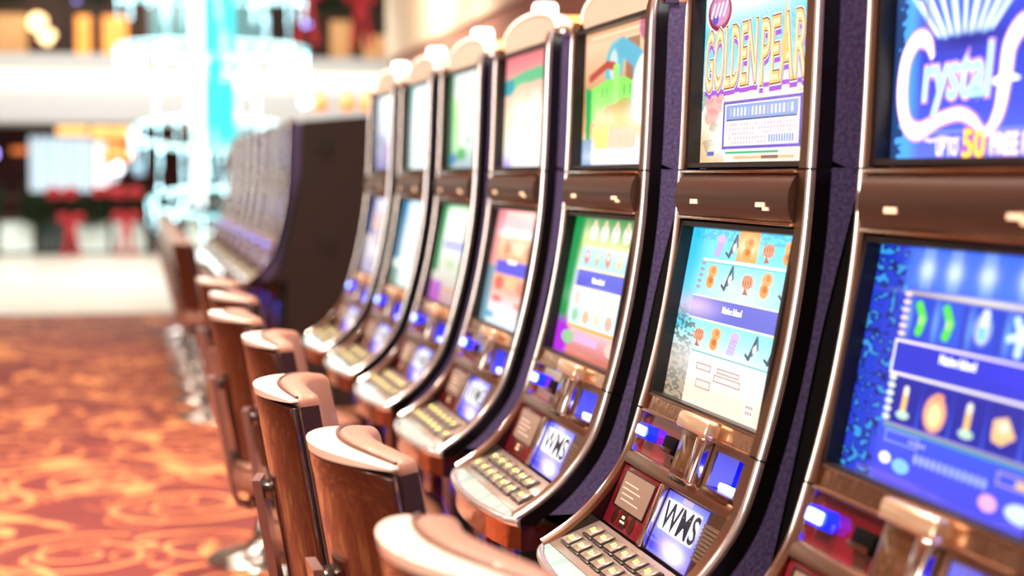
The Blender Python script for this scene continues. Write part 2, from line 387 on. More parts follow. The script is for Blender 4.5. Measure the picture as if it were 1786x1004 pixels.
    q = [FA.pt(0.404, 0.008, -0.006), FA.pt(0.520, 0.008, -0.006), FA.pt(0.520, FA.h-0.01, -0.006), FA.pt(0.404, FA.h-0.01, -0.006),
         FA.pt(0.430, 0.014, -0.033), FA.pt(0.505, 0.014, -0.033), FA.pt(0.505, FA.h-0.014, -0.033), FA.pt(0.430, FA.h-0.014, -0.033)]
    v = [bm.verts.new(p) for p in q]
    for f in ((4, 5, 6, 7), (0, 1, 5, 4), (1, 2, 6, 5), (2, 3, 7, 6), (3, 0, 4, 7)): bm.faces.new([v[i] for i in f])
    finish(bm, 'cup_lining', BLUECUP, cu2, smooth=False)
    bm = bmesh.new(); FA.box(bm, 0.430, 0.505, 0.010, 0.020, -0.028, -0.012, 0.002); finish(bm, 'cup_light', BLUEW, cu2)
    bm = bmesh.new(); FA.box(bm, 0.405, 0.525, -0.006, 0.007, -0.008, 0.006, 0.002); finish(bm, 'cup_lip', BRONZE_D, cu2)
    # divider bar
    bm = bmesh.new(); fdv = Frame((0.849, 0.946), (0.8595, 0.965)); fdv.box(bm, 0.026, 0.545, 0, fdv.h, -0.04, 0.002, 0.003); finish(bm, 'divider_bar', BRONZE, root)
    # panel B: card display, service screen, speaker
    bm = bmesh.new(); FB.box(bm, 0.026, 0.545, 0, FB.h, -0.04, -0.012); finish(bm, 'display_backing', BRONZE_D, root)
    bm = bmesh.new(); FB.box(bm, 0.030, 0.243, 0, FB.h-0.002, -0.012, -0.005, 0.002); cd = finish(bm, 'card_display', REDM, root)
    bm = bmesh.new(); FB.box(bm, 0.050, 0.222, 0.034, 0.101, -0.006, -0.0035); dsp = finish(bm, 'display_surround', BLACKG, cd)
    bm = bmesh.new(); FB.box(bm, 0.063, 0.218, 0.037, 0.098, -0.004, -0.0022); finish(bm, 'display_screen', LCDG, dsp)
    bm = bmesh.new()
    for k, (a0, a1) in enumerate(((0.075, 0.15), (0.075, 0.17), (0.08, 0.145), (0.085, 0.18))): FB.box(bm, a0, a1, 0.078-k*0.0095, 0.0805-k*0.0095, -0.0022, -0.0019)
    finish(bm, 'display_text', LCDT, dsp, smooth=False)
    bm = bmesh.new()
    for cu_, r_ in ((0.085, 0.014), (0.180, 0.014), (0.133, 0.022)):
        pts = [FB.pt(cu_+math.cos(t)*r_*(0.8 if r_ < 0.02 else 1), 0.020+math.sin(t)*0.015, -0.0052) for t in np.linspace(0, 2*PI, 20, endpoint=False)]
        pt2 = [FB.pt(cu_+math.cos(t)*r_*(0.8 if r_ < 0.02 else 1), 0.020+math.sin(t)*0.015, -0.0036) for t in np.linspace(0, 2*PI, 20, endpoint=False)]
        A = [bm.verts.new(p) for p in pts]; B = [bm.verts.new(p) for p in pt2]
        for i in range(20): bm.faces.new((A[i], A[(i+1) % 20], B[(i+1) % 20], B[i]))
        bm.faces.new(B)
    em = finish(bm, 'emblem', BRONZE_D, cd, smooth=False)
    bm = bmesh.new(); FB.box(bm, 0.121, 0.145, 0.0145, 0.018, -0.0036, -0.0028); FB.box(bm, 0.125, 0.138, 0.022, 0.027, -0.0036, -0.0028); finish(bm, 'emblem_print', BADGE, em, smooth=False)
    bm = bmesh.new(); FB.box(bm, 0.245, 0.261, 0, FB.h, -0.012, 0.002, 0.003); finish(bm, 'chrome_divider', CHROME, root)
    bm = bmesh.new()
    for k in range(9): FB.box(bm, 0.462, 0.540, 0.030+k*0.0066, 0.0345+k*0.0066, -0.012, -0.006)
    finish(bm, 'speaker_grille', GRILLE, root)
    # button deck
    us = np.linspace(0, W, 25)
    bm = bmesh.new(); outl = [(front_x(u)+0.004-RX, HW-u) for u in us]+[(0.90-RX, HW-W), (0.90-RX, HW)]
    vprism(bm, outl, 0.742, 0.790); finish(bm, 'deck_skirt', COPPER, root, angle=30)
    bm = bmesh.new(); tube(bm, [(front_x(u)+0.003-RX, HW-u, 0.795) for u in us], 0.0085, 10); finish(bm, 'deck_rim', EDGE, root, angle=70)
    bm = bmesh.new()
    def dz(X): return 0.797+(X-0.690)*0.388
    ins = us[(us > 0.012) & (us < W-0.012)]
    A = [bm.verts.new((front_x(u)+0.008-RX, HW-u, dz(front_x(u)+0.008)-0.001)) for u in ins]
    B = [bm.verts.new((0.713-RX, HW-u, dz(0.713)-0.001)) for u in ins]
    A2 = [bm.verts.new((v_.co.x, v_.co.y, 0.785)) for v_ in A]; B2 = [bm.verts.new((v_.co.x, v_.co.y, 0.785)) for v_ in B]
    for i in range(len(A)-1):
        bm.faces.new((A[i], A[i+1], B[i+1], B[i])); bm.faces.new((A2[i], A2[i+1], B2[i+1], B2[i])); bm.faces.new((A[i], A[i+1], A2[i+1], A2[i])); bm.faces.new((B[i], B[i+1], B2[i+1], B2[i]))
    bm.faces.new((A[0], B[0], B2[0], A2[0])); bm.faces.new((A[-1], B[-1], B2[-1], A2[-1]))
    finish(bm, 'deck_art', DECKART, root, smooth=False)
    bm = bmesh.new(); FD.box(bm, 0.018, W-0.018, 0.0245, FD.h, -0.016, 0.0, 0.002); finish(bm, 'deck_plate', DECK, root)
    def button(u0, u1, v0, v1, sym=True):
        bm = bmesh.new(); FD.box(bm, u0, u1, v0, v1, -0.002, 0.004, 0.001); b_ = finish(bm, 'button', BTNB, root)
        bm = bmesh.new(); FD.box(bm, u0+0.003, u1-0.003, v0+0.003, v1-0.003, 0.004, 0.0085, 0.0015); finish(bm, 'button_cap', BTN, b_)
        if sym:
            c, d = (u0+u1)/2, (v0+v1)/2
            bm = bmesh.new(); FD.box(bm, c-0.009, c-0.002, d-0.004, d+0.005, 0.0085, 0.0090); FD.box(bm, c+0.001, c+0.009, d-0.005, d+0.000, 0.0085, 0.0090); FD.box(bm, c+0.003, c+0.007, d+0.002, d+0.004, 0.0085, 0.0090)
            finish(bm, 'button_symbol', BTNY, b_, smooth=False)
    for k in range(6):
        u = 0.050+k*0.062
        button(u, u+0.053, 0.040, 0.074); button(u+0.012, u+0.065, 0.079, 0.112)
    button(0.430, 0.505, 0.042, 0.080); 
    # topper
    bm = bmesh.new(); tt = np.linspace(0, PI, 25)
    arc = [(HW-(W/2-math.cos(t)*(W/2-0.012)), 1.792+0.056*math.sin(t)**0.9) for t in tt]
    def yz_prism(bm, pts, x0, x1):
        a = [bm.verts.new((x0, y, z)) for y, z in pts]; b = [bm.verts.new((x1, y, z)) for y, z in pts]; n = len(pts)
        bm.faces.new(a); bm.faces.new(b[::-1])
        for i in range(n): bm.faces.new((a[i], a[(i+1) % n], b[(i+1) % n], b[i]))
    yz_prism(bm, arc+[(arc[-1][0], 1.772), (arc[0][0], 1.772)], 0.990-RX, 1.030-RX); tp = finish(bm, 'topper_sign', CREAM, root, angle=30)
    bm = bmesh.new(); tube(bm, [(0.992-RX, y, z+0.002) for y, z in arc], 0.005, 8); finish(bm, 'topper_rim', TOPRIM, tp)
    bm = bmesh.new(); arc2 = [(HW-(0.36-math.cos(t)*0.20), 1.79+0.052*math.sin(t)**0.8) for t in tt]
    yz_prism(bm, arc2, 1.045-RX, 1.10-RX); finish(bm, 'amber_arch', AMBERG, root, angle=30)
    bm = bmesh.new(); lathe(bm, [(0.030, 0), (0.030, 0.015), (0.033, 0.017), (0.033, 0.10), (0.028, 0.108)], 24, (1.075-RX, HW-0.13, 1.79)); finish(bm, 'candle_lamp', CANDLE, root)
    bm = bmesh.new(); box(bm, 0.985-RX, 1.02-RX, HW-W-0.004, HW-W+0.03, 1.772, 1.797, 0.004); finish(bm, 'corner_cap', CHROME, root)
    # pedestal
    for u0, u1 in ((0.035, 0.285), (0.325, 0.555)):
        bm = bmesh.new(); box(bm, 0.892-RX, 0.90-RX, HW-u1, HW-u0, 0.36, 0.66, 0.002)
        finish(bm, 'belly_glass', BELLYGLASS, root)
    bm = bmesh.new(); box(bm, 0.874-RX, 0.90-RX, HW-0.316, HW-0.294, 0.03, 0.742, 0.004); finish(bm, 'door_strut', STRUT, root)
    bm = bmesh.new(); box(bm, 0.885-RX, 1.55-RX, HW-W+0.002, HW-0.002, 0.0, 0.06, 0.004); finish(bm, 'plinth', BLACKG, root)
    return root

# belly glass: deep blue backlit artwork with a few bright patches
def make_belly():
    m = mat('belly_glass', '040612', 0.08, emit='1020ff', es=0.5)
    n = m.node_tree; b = n.nodes['Principled BSDF']
    t = n.nodes.new('ShaderNodeTexCoord'); no = n.nodes.new('ShaderNodeTexNoise'); no.inputs['Scale'].default_value = 9
    r = n.nodes.new('ShaderNodeValToRGB'); n.links.new(t.outputs['Object'], no.inputs['Vector']); n.links.new(no.outputs['Fac'], r.inputs[0])
    r.color_ramp.elements[0].position = 0.58; r.color_ramp.elements[0].color = (0.0, 0.0, 0.01, 1)
    r.color_ramp.elements[1].position = 0.80; r.color_ramp.elements[1].color = (0.6, 0.75, 1, 1)
    k = r.color_ramp.elements.new(0.68); k.color = (0.01, 0.03, 0.9, 1)
    n.links.new(r.outputs[0], b.inputs['Emission Color']); b.inputs['Emission Strength'].default_value = 1.2
    return m
BELLYGLASS = make_belly()

# ------------------------------------------------------------------ screen pictures (painted into mesh colours)
class Cv:
    def __init__(s, w, h, bgc='000000'):
        s.w, s.h = w, h
        s.S, s.T = np.meshgrid((np.arange(w)+0.5)/w, (np.arange(h)+0.5)/h)
        s.a = np.zeros((h, w, 3)); s.a[:] = lin(bgc)
    def mix(s, mask, c, al=1.0):
        k = (np.clip(mask, 0, 1)*al)[..., None]; s.a = s.a*(1-k)+np.array(lin(c))*k; return s
    def grad(s, stops):
        ts = [t for t, _ in stops]; cs = np.array([lin(c) for _, c in stops])
        for i in range(3): s.a[..., i] = np.interp(s.T, ts, cs[:, i])
        return s
    def rect(s, x0, y0, x1, y1, c, al=1.0, soft=0.004):
        m = np.clip((s.S-x0)/soft+.5, 0, 1)*np.clip((x1-s.S)/soft+.5, 0, 1)*np.clip((s.T-y0)/soft+.5, 0, 1)*np.clip((y1-s.T)/soft+.5, 0, 1)
        return s.mix(m, c, al)
    def frame(s, x0, y0, x1, y1, c, t=0.008, al=1.0):
        s.rect(x0, y0, x1, y0+t, c, al); s.rect(x0, y1-t, x1, y1, c, al); s.rect(x0, y0, x0+t, y1, c, al); return s.rect(x1-t, y0, x1, y1, c, al)
    def ell(s, cx, cy, rx, ry, c, al=1.0, soft=0.15, rot=0):
        X, Y = s.S-cx, (s.T-cy); co, si = math.cos(rot), math.sin(rot)
        d = np.hypot((X*co+Y*si)/rx, (-X*si+Y*co)/ry)
        return s.mix(np.clip((1-d)/soft+.5, 0, 1), c, al)
    def glow(s, cx, cy, rx, ry, c, al=1.0):
        d = ((s.S-cx)/rx)**2+((s.T-cy)/ry)**2
        return s.mix(np.exp(-d), c, al)
    def poly(s, pts, c, al=1.0):
        ins = np.zeros(s.S.shape, bool); n = len(pts)
        for i in range(n):
            x0, y0 = pts[i]; x1, y1 = pts[(i+1) % n]
            cnd = ((y0 > s.T) != (y1 > s.T))
            with np.errstate(divide='ignore', invalid='ignore'):
                xx = (x1-x0)*(s.T-y0)/(y1-y0+1e-12)+x0
            ins ^= cnd & (s.S < xx)
        return s.mix(ins.astype(float), c, al)
    def line(s, pts, c, r=0.006, al=1.0, asp=1.0):
        d = np.full(s.S.shape, 9.)
        for (x0, y0), (x1, y1) in zip(pts, pts[1:]):
            vx, vy = x1-x0, (y1-y0)*asp; L = vx*vx+vy*vy+1e-12
            t = np.clip(((s.S-x0)*vx+(s.T-y0)*asp*vy)/L, 0, 1)
            d = np.minimum(d, np.hypot(s.S-x0-t*vx, (s.T-y0)*asp-t*vy))
        return s.mix(np.clip((r-d)/(r*0.35)+.5, 0, 1), c, al)
    def noise(s, amp, sx, sy):
        g = rng.random((sy+2, sx+2)); X = s.S*sx; Y = s.T*sy; i = X.astype(int); j = Y.astype(int); fx, fy = X-i, Y-j
        v = g[j, i]*(1-fx)*(1-fy)+g[j, i+1]*fx*(1-fy)+g[j+1, i]*(1-fx)*fy+g[j+1, i+1]*fx*fy
        s.a *= (1+amp*(v-0.5)*2)[..., None]; return s
    def nmask(s, sx, sy):
        g = rng.random((sy+2, sx+2)); X = s.S*sx; Y = s.T*sy; i = X.astype(int); j = Y.astype(int); fx, fy = X-i, Y-j
        return g[j, i]*(1-fx)*(1-fy)+g[j, i+1]*fx*(1-fy)+g[j+1, i]*(1-fx)*fy+g[j+1, i+1]*fx*fy

def screen_mat(name, st):
    m = bpy.data.materials.new(name); m.use_nodes = True; n = m.node_tree; b = n.nodes['Principled BSDF']
    at = n.nodes.new('ShaderNodeAttribute'); at.attribute_name = 'picture'
    b.inputs['Base Color'].default_value = (0.01, 0.01, 0.012, 1); b.inputs['Roughness'].default_value = 0.06; b.inputs['Specular IOR Level'].default_value = 0.35
    n.links.new(at.outputs['Color'], b.inputs['Emission Color']); b.inputs['Emission Strength'].default_value = st
    return m
SCR = screen_mat('screen_picture', 1.05); SCRB = screen_mat('screen_picture_bright', 1.25)

def screen(name, fr, u0, u1, v0, v1, w, cv, m, parent):
    nx, ny = cv.w, cv.h
    us_ = np.linspace(u0, u1, nx+1); vs_ = np.linspace(v1, v0, ny+1)
    U, V = np.meshgrid(us_, vs_)
    q = fr.p0[None, None]+fr.d[None, None]*V[..., None]+fr.n[None, None]*w
    co = np.stack([q[..., 0]-RX, HW-U, q[..., 1]], -1).reshape(-1, 3).astype(np.float32)
    idx = np.arange((nx+1)*(ny+1)).reshape(ny+1, nx+1)
    f = np.stack([idx[:-1, :-1], idx[1:, :-1], idx[1:, 1:], idx[:-1, 1:]], -1).reshape(-1, 4)
    me = bpy.data.meshes.new(name); me.vertices.add(len(co)); me.vertices.foreach_set('co', co.ravel())
    me.loops.add(f.size); me.loops.foreach_set('vertex_index', f.ravel().astype(np.int32))
    me.polygons.add(len(f)); me.polygons.foreach_set('loop_start', np.arange(0, f.size, 4, dtype=np.int32))
    me.update(calc_edges=True)
    at = me.attributes.new('picture', 'FLOAT_COLOR', 'CORNER')
    c = np.ones((len(f), 4, 4), np.float32); c[:, :, :3] = cv.a.reshape(-1, 1, 3)
    at.data.foreach_set('color', c.ravel()); me.materials.append(m); me.validate()
    o = bpy.data.objects.new(name, me); COL.objects.link(o); o.parent = parent
    return o
def lum(name, color, st):
    return mat(name, '101010', 0.4, emit=color, es=st)

TU0, TU1 = 0.034, 0.534
def reels(c, x0, x1, y0, y1, n, rows, fn):
    for r in range(rows):
        for k in range(n):
            fn(c, x0+(x1-x0)*(k+.5)/n, y0+(y1-y0)*(r+.5)/rows, (x1-x0)/n*0.36, (y1-y0)/rows*0.40, r*7+k*3)

# --- ocean game (machine with the gold title)
def ocean_top():
    c = Cv(190, 230); c.grad([(0, 'c4f4fa'), (0.10, 'a8e8f2'), (0.22, '62c8da'), (0.42, '84d4de'), (0.62, 'fff0d8'), (0.8, 'fff6e4'), (1, 'f8e8d0')])
    c.glow(0.45, 0.0, 0.35, 0.12, 'ffffff', 1)
    for k in range(16): c.line([(0.45, -0.05), (-0.2+k*0.1, 0.5)], 'ffffff', 0.01, 0.10)
    m = c.nmask(16, 24)
    c.mix((m > 0.55)*(c.S < 0.20+0.05*np.sin(c.T*30))*(c.T > 0.56)*1.0, '5fa7a0', 0.8)
    c.mix(np.clip((c.T-0.68)*5, 0, 1)*(c.S < 0.20+0.04*np.sin(c.T*40)), 'c9a25a', 0.75)
    c.mix((m > 0.5)*(c.S < 0.18)*(c.T > 0.72), 'a07a3a', 0.6)
    c.ell(0.13, 0.64, 0.10, 0.07, 'e49a98', 0.8); c.ell(0.10, 0.72, 0.07, 0.05, 'd88884', 0.7)
    for k in range(8): c.ell(0.90+0.03*math.sin(k*2), 0.58+k*0.03, 0.035, 0.022, ['6fae9c', 'd8c8a8', 'b45a5a'][k % 3], 0.7)
    c.glow(0.20, 0.86, 0.12, 0.10, 'ffffff', 0.9)
    # framed rules box
    c.rect(0.02, 0.565, 0.52, 0.592, 'a048c8'); c.rect(0.54, 0.558, 0.99, 0.585, 'a048c8')
    c.rect(0.20, 0.625, 0.91, 0.925, 'fff0e0'); c.frame(0.215, 0.640, 0.895, 0.92, '6a58c0', 0.018)
    c.rect(0.245, 0.665, 0.865, 0.745, '88a4dc'); c.rect(0.25, 0.745, 0.86, 0.757, '40609c')
    for k in range(17): c.rect(0.28+k*0.033, 0.682, 0.299+k*0.033, 0.732, 'e8e0f4', 0.9 if k % 5 else 0.3)
    for r in range(5):
        for k in range(22):
            if rng.random() > 0.2: c.rect(0.28+k*0.026, 0.772+r*0.026, 0.298+k*0.026, 0.788+r*0.026, 'e494cc', 0.6)
    c.rect(0.62, 0.835, 0.86, 0.90, 'dfe6ff'); 
    for k in range(10): c.rect(0.635+k*0.021, 0.848, 0.648+k*0.021, 0.888, '7084c0', 0.8)
    c.rect(0.25, 0.935, 0.72, 0.947, '3fae86'); c.rect(0.33, 0.962, 0.85, 0.978, 'f0b890'); c.rect(0.58, 0.960, 0.72, 0.980, '8a6a60')
    c.rect(0.07, 0.93, 0.14, 0.955, '5a6ab0'); c.mix(c.nmask(40, 50)>0.6, 'c09870', 0.12)
    # round emblem
    c.ell(0.14, 0.10, 0.125, 0.125, 'f4e4ec', 1, 0.08, 0.5); c.ell(0.14, 0.10, 0.115, 0.112, '8a2038', 1, 0.08, 0.5); c.ell(0.14, 0.09, 0.095, 0.09, 'c88ab4', 1, 0.2, 0.5)
    c.ell(0.10, 0.14, 0.03, 0.03, '3040c0', 0.8)
    for k in range(4): c.line([(0.06+k*0.04, 0.12), (0.09+k*0.04, 0.05)], 'f4e0f0', 0.010, 0.9)
    return c
def fish(c, x, y, rx, ry, k):
    k %= 4
    if k == 0:
        c.ell(x, y-ry*.4, rx*.7, ry*.5, 'f0b070', 1, 0.3); c.ell(x-rx*.15, y+ry*.4, rx*.6, ry*.55, 'e8a058', 1, 0.3); c.ell(x-rx*.1, y+ry*.3, rx*.3, ry*.25, 'b86830', .8); c.ell(x+rx*.1, y-ry*.5, rx*.3, ry*.25, 'c87848', .7)
    elif k == 1:
        c.ell(x, y, rx*.75, ry*.55, 'f0a080', 1, 0.3); c.poly([(x-rx*.2, y+ry*.4), (x+rx*.3, y+ry*.9), (x-rx*.4, y+ry*.95)], 'c06850')
        for j in range(4): c.line([(x-rx*.5+j*rx*.32, y-ry*.4), (x-rx*.6+j*rx*.32, y+ry*.35)], 'b05838', rx*.06, .8)
    elif k == 2:
        c.line([(x+rx*.3, y-ry*.9), (x, y-ry*.2), (x-rx*.4, y+ry*.8)], '505a68', rx*.16); c.line([(x+rx*.35, y-ry*.85), (x+rx*.55, y-ry*.1), (x-rx*.05, y+ry*.45)], '6a7484', rx*.13); c.line([(x-rx*.4, y+ry*.8), (x-rx*.85, y+ry*.55)], '505a68', rx*.12); c.ell(x+rx*.2, y+ry*.05, rx*.28, ry*.35, 'f4f0e8', .7, .4)
    else:
        c.ell(x, y-ry*.5, rx*.6, ry*.4, 'd8b4e4', 1, 0.4)
        for j in range(4): c.line([(x-rx*.4+j*rx*.25, y-ry*.2), (x-rx*.7+j*rx*.25, y+ry*.85)], 'c89cd8', rx*.10, .9)
def ocean_low():
    c = Cv(190, 280); c.grad([(0, '66d4f0'), (0.25, '7fe6f4'), (0.5, '86ecf0'), (0.70, 'a8f0ee'), (0.79, 'e4f0dc'), (0.9, 'f6e4c4'), (1, 'f2d8c8')])
    c.mix(np.clip((0.22-c.S)*6, 0, 1)*(c.T < 0.6), '18b8e8', 0.85); c.mix(np.clip((0.2-c.S)*8, 0, 1)*np.clip((c.T-.35)*6, 0, 1)*np.clip((.6-c.T)*6, 0, 1), '20b090', 0.8)
    m = c.nmask(46, 80); c.mix((m > .5)*(c.T < 0.06), '3aa4d0', 0.5)
    c.mix(np.clip((c.T-0.62)*8, 0, 1)*(c.S < 0.20), 'a8957a', 1); c.mix((m > 0.55)*(c.S < 0.20)*(c.T > 0.55), '6a6456', 0.9); c.mix((m > 0.5)*(c.S < 0.14)*(c.T > 0.44)*(c.T < .66), '2a6a70', 0.85)
    c.glow(0.5, 0.75, 0.5, 0.12, 'ffffff', 0.75); c.glow(0.55, 0.35, 0.35, 0.12, 'f4ffff', 0.6)
    c.rect(0.46, 0.0, 0.64, 0.165, 'f8a058'); c.glow(0.55, 0.08, 0.08, 0.05, 'fff8c8', 1)
    c.rect(0.16, 0.17, 0.99, 0.185, 'ffffff'); c.rect(0.2, 0.188, 0.99, 0.193, '60c0b0')
    for k, x in enumerate((0.30, 0.42, 0.56, 0.73, 0.90)): fish(c, x, 0.09, 0.065, 0.07, (3, 2, 0, 1, 0)[k])
    for k, x in enumerate((0.27, 0.43, 0.60, 0.76, 0.93)): fish(c, x, 0.27, 0.065, 0.075, (0, 2, 1, 0, 2)[k])
    for k in range(5): c.ell(0.17-0.004*k, 0.20+k*0.035, 0.022, 0.011, 'b0849c', .8)
    c.rect(0.12, 0.385, 0.99, 0.395, 'fff6c8'); c.rect(0.12, 0.395, 0.99, 0.515, '6a70d0'); c.glow(0.16, 0.45, 0.2, 0.06, 'dcc0e8', 0.9); c.rect(0.12, 0.515, 0.99, 0.525, 'fff0c0')
    for k, x in enumerate((0.25, 0.41, 0.58, 0.75, 0.91)): fish(c, x, 0.61, 0.065, 0.07, (1, 0, 3, 2, 2)[k])
    c.rect(0.2, 0.70, 0.99, 0.706, '50a8a0')
    for x0, x1, y0, y1 in ((0.28, 0.42, 0.76, 0.80), (0.48, 0.68, 0.76, 0.79), (0.46, 0.70, 0.80, 0.84), (0.3, 0.44, 0.85, 0.9)): c.frame(x0, y0, x1, y1, 'c09080', 0.008, .9)
    for x0 in (0.76, 0.89):
        c.rect(x0, 0.88, x0+0.09, 0.96, 'f4e4e0'); 
        for j in range(3): c.rect(x0+0.02+j*0.02, 0.90, x0+0.033+j*0.02, 0.915, '907068', .8); c.rect(x0+0.02+j*0.02, 0.93, x0+0.033+j*0.02, 0.945, '907068', .8)
    return c
# --- ice-cave game (nearest machine)
def ice_top():
    c = Cv(230, 240); c.grad([(0, '6090f0'), (0.2, '3a50d8'), (0.5, '2838b8'), (0.8, '4050d8'), (1, '5a70e8')])
    c.mix(np.clip((0.16-c.S)*14, 0, 1), '4aa4f8', 0.9); m = c.nmask(36, 60); c.mix((m+np.clip((0.06-c.S)*12, -1, 1) > 0.62)*(c.S < 0.14), '06164a', 0.9)
    c.glow(0.38, 0.16, 0.25, 0.12, '88b4f8', 1)
    for k in range(9):
        a = -0.92+k*0.23
        c.line([(0.37+a*0.14, 0.47), (0.37+a*0.40, 0.16)], 'b8e4ff', 0.017 if k % 2 else 0.010, 0.9); c.line([(0.37+a*0.15, 0.46), (0.37+a*0.26, 0.30)], 'ffffff', 0.006, 0.9)
    c.glow(0.38, 0.50, 0.16, 0.035, '141c88', 1)
    c.rect(0.16, 0.0, 0.185, 0.45, '8a7888', 0.6, 0.02)
    c.rect(0.13, 0.88, 0.93, 0.89, '8ca4ff', .7)
    for k in range(10): c.ell(0.20+k*0.018, 0.915+0.006*math.sin(k), 0.012, 0.010, 'ffe8e0', .7)
    c.mix((m > 0.7)*(c.T > 0.5)*(c.S > .85), '40c8e0', 0.6)
    return c
def gem(c, x, y, rx, ry, k):
    k %= 5
    if k == 0:
        c.line([(x-rx*.3, y-ry*.8), (x+rx*.3, y), (x, y+ry*.8)], '58e048', rx*.38); c.ell(x+rx*.1, y+ry*.1, rx*.3, ry*.3, 'b8f890', .8)
    elif k == 1:
        c.ell(x, y, rx*.8, ry*.9, 'd8e8ff', .55, 0.3); c.line([(x+rx*.1, y-ry*.9), (x, y+ry*.5)], 'e8f4ff', rx*.35); c.line([(x, y), (x, y+ry*.5)], '40c8e8', rx*.22)
    elif k == 2:
        for a in range(5): c.line([(x, y), (x+rx*math.cos(a*1.25+.4), y+ry*math.sin(a*1.25+.4))], 'd8fcff', rx*.28)
        c.ell(x, y, rx*.4, ry*.4, 'f4ffff')
    elif k == 3:
        c.line([(x, y-ry*.7), (x-rx*.05, y+ry*.6)], 'ffc878', rx*.28); c.ell(x, y-ry*.6, rx*.25, ry*.3, 'fffce0'); c.ell(x, y+ry*.75, rx*.7, ry*.25, 'c8ecd0', .9)
    else:
        c.ell(x, y+ry*.2, rx*1.1, ry*1.0, 'ffb088', 1, .25); c.ell(x, y+ry*.3, rx*.6, ry*.6, 'fff0a8', 1, .5); c.ell(x+rx*.2, y-ry*.75, rx*.5, ry*.2, 'ffa070', .9)
def ice_low():
    c = Cv(230, 300); c.grad([(0, '3c6cf0'), (0.15, '4a78f4'), (0.2, '2c40c8'), (0.6, '2434b8'), (0.74, '3c58e0'), (1, '4a48e4')])
    c.mix(np.clip((0.20-c.S)*14, 0, 1), '1438c8', 1); m = c.nmask(40, 60)
    c.mix((m > 0.52)*(c.S < 0.17)*1.0, '020a58', 0.85); c.mix((m > 0.72)*(c.S < 0.19)*1.0, '38a0f0', 0.8)
    for x in (0.28, 0.42, 0.58, 0.76, 0.92): c.glow(x, 0.09, 0.035, 0.045, 'e8f8ff', 0.95); c.rect(x-0.03, 0.0, x+0.03, 0.17, 'a0ccff', 0.3)
    c.rect(0.20, 0.185, 1, 0.20, 'b09878', .8); c.glow(0.62, 0.19, 0.3, 0.012, 'f8f0e0', .8)
    for k, x in enumerate((0.29, 0.43, 0.60, 0.77, 0.93)):
        c.rect(x-0.07, 0.21, x+0.07, 0.385, ['2848d0', '3058d8'][k % 2]); c.glow(x-.06, .3, .015, .08, '88c8ff', .5); gem(c, x, 0.295, 0.050, 0.07, (0, 0, 1, 2, 2)[k])
    for k in range(6): c.ell(0.205, 0.20+k*0.034, 0.020, 0.012, 'f4d8c8', .95)
    c.rect(0.18, 0.395, 1, 0.407, 'fff0ff'); c.rect(0.18, 0.407, 1, 0.535, '2c34c8'); c.glow(.9, .45, .3, .05, '3a3af0', .7); c.rect(0.18, 0.535, 1, 0.547, 'fff4ec'); c.rect(0.18, 0.40, 0.19, 0.54, 'ffffff')
    for k, x in enumerate((0.29, 0.45, 0.61, 0.77, 0.94)):
        c.rect(x-0.075, 0.555, x+0.075, 0.745, '20249c')
        if k == 3: c.poly([(x-.05, .62), (x+.01, .60), (x+.055, .67), (x, .71), (x-.045, .70)], 'f8c488'); c.glow(x, .64, .02, .02, 'fff8e8', 1)
        else: gem(c, x, 0.65, 0.050, 0.075, (3, 4, 3, 0, 4)[k])
    for k in range(6): c.ell(0.205, 0.56+k*0.034, 0.020, 0.013, 'e8f4d8', .95)
    c.rect(0.2, 0.755, 1, 0.775, '60a8a0', .7); c.rect(0.2, 0.75, 1, 0.757, 'c89878', .8)
    c.frame(0.22, 0.78, 0.40, 0.83, 'a8b0e8', 0.006, .8); c.frame(0.78, 0.80, 1.0, 0.85, 'd8b890', 0.006, .8)
    for k in range(12): c.ell(0.40+k*0.030, 0.865, 0.012, 0.022, 'a8b8ff', .8); 
    for k in range(5): c.rect(0.35+k*.018, .800, .362+k*.018, .815, 'c8ccf8', .7)
    c.ell(0.24, 0.90, 0.032, 0.025, 'ffffff'); c.ell(0.33, 0.915, 0.045, 0.03, '88c8f8'); c.rect(.86, .815, .93, .84, 'f8d088', .9)
    c.ell(0.76, 0.93, 0.04, 0.032, 'f4b0d8'); c.ell(0.90, 0.93, 0.065, 0.035, 'd8ecff')
    return c
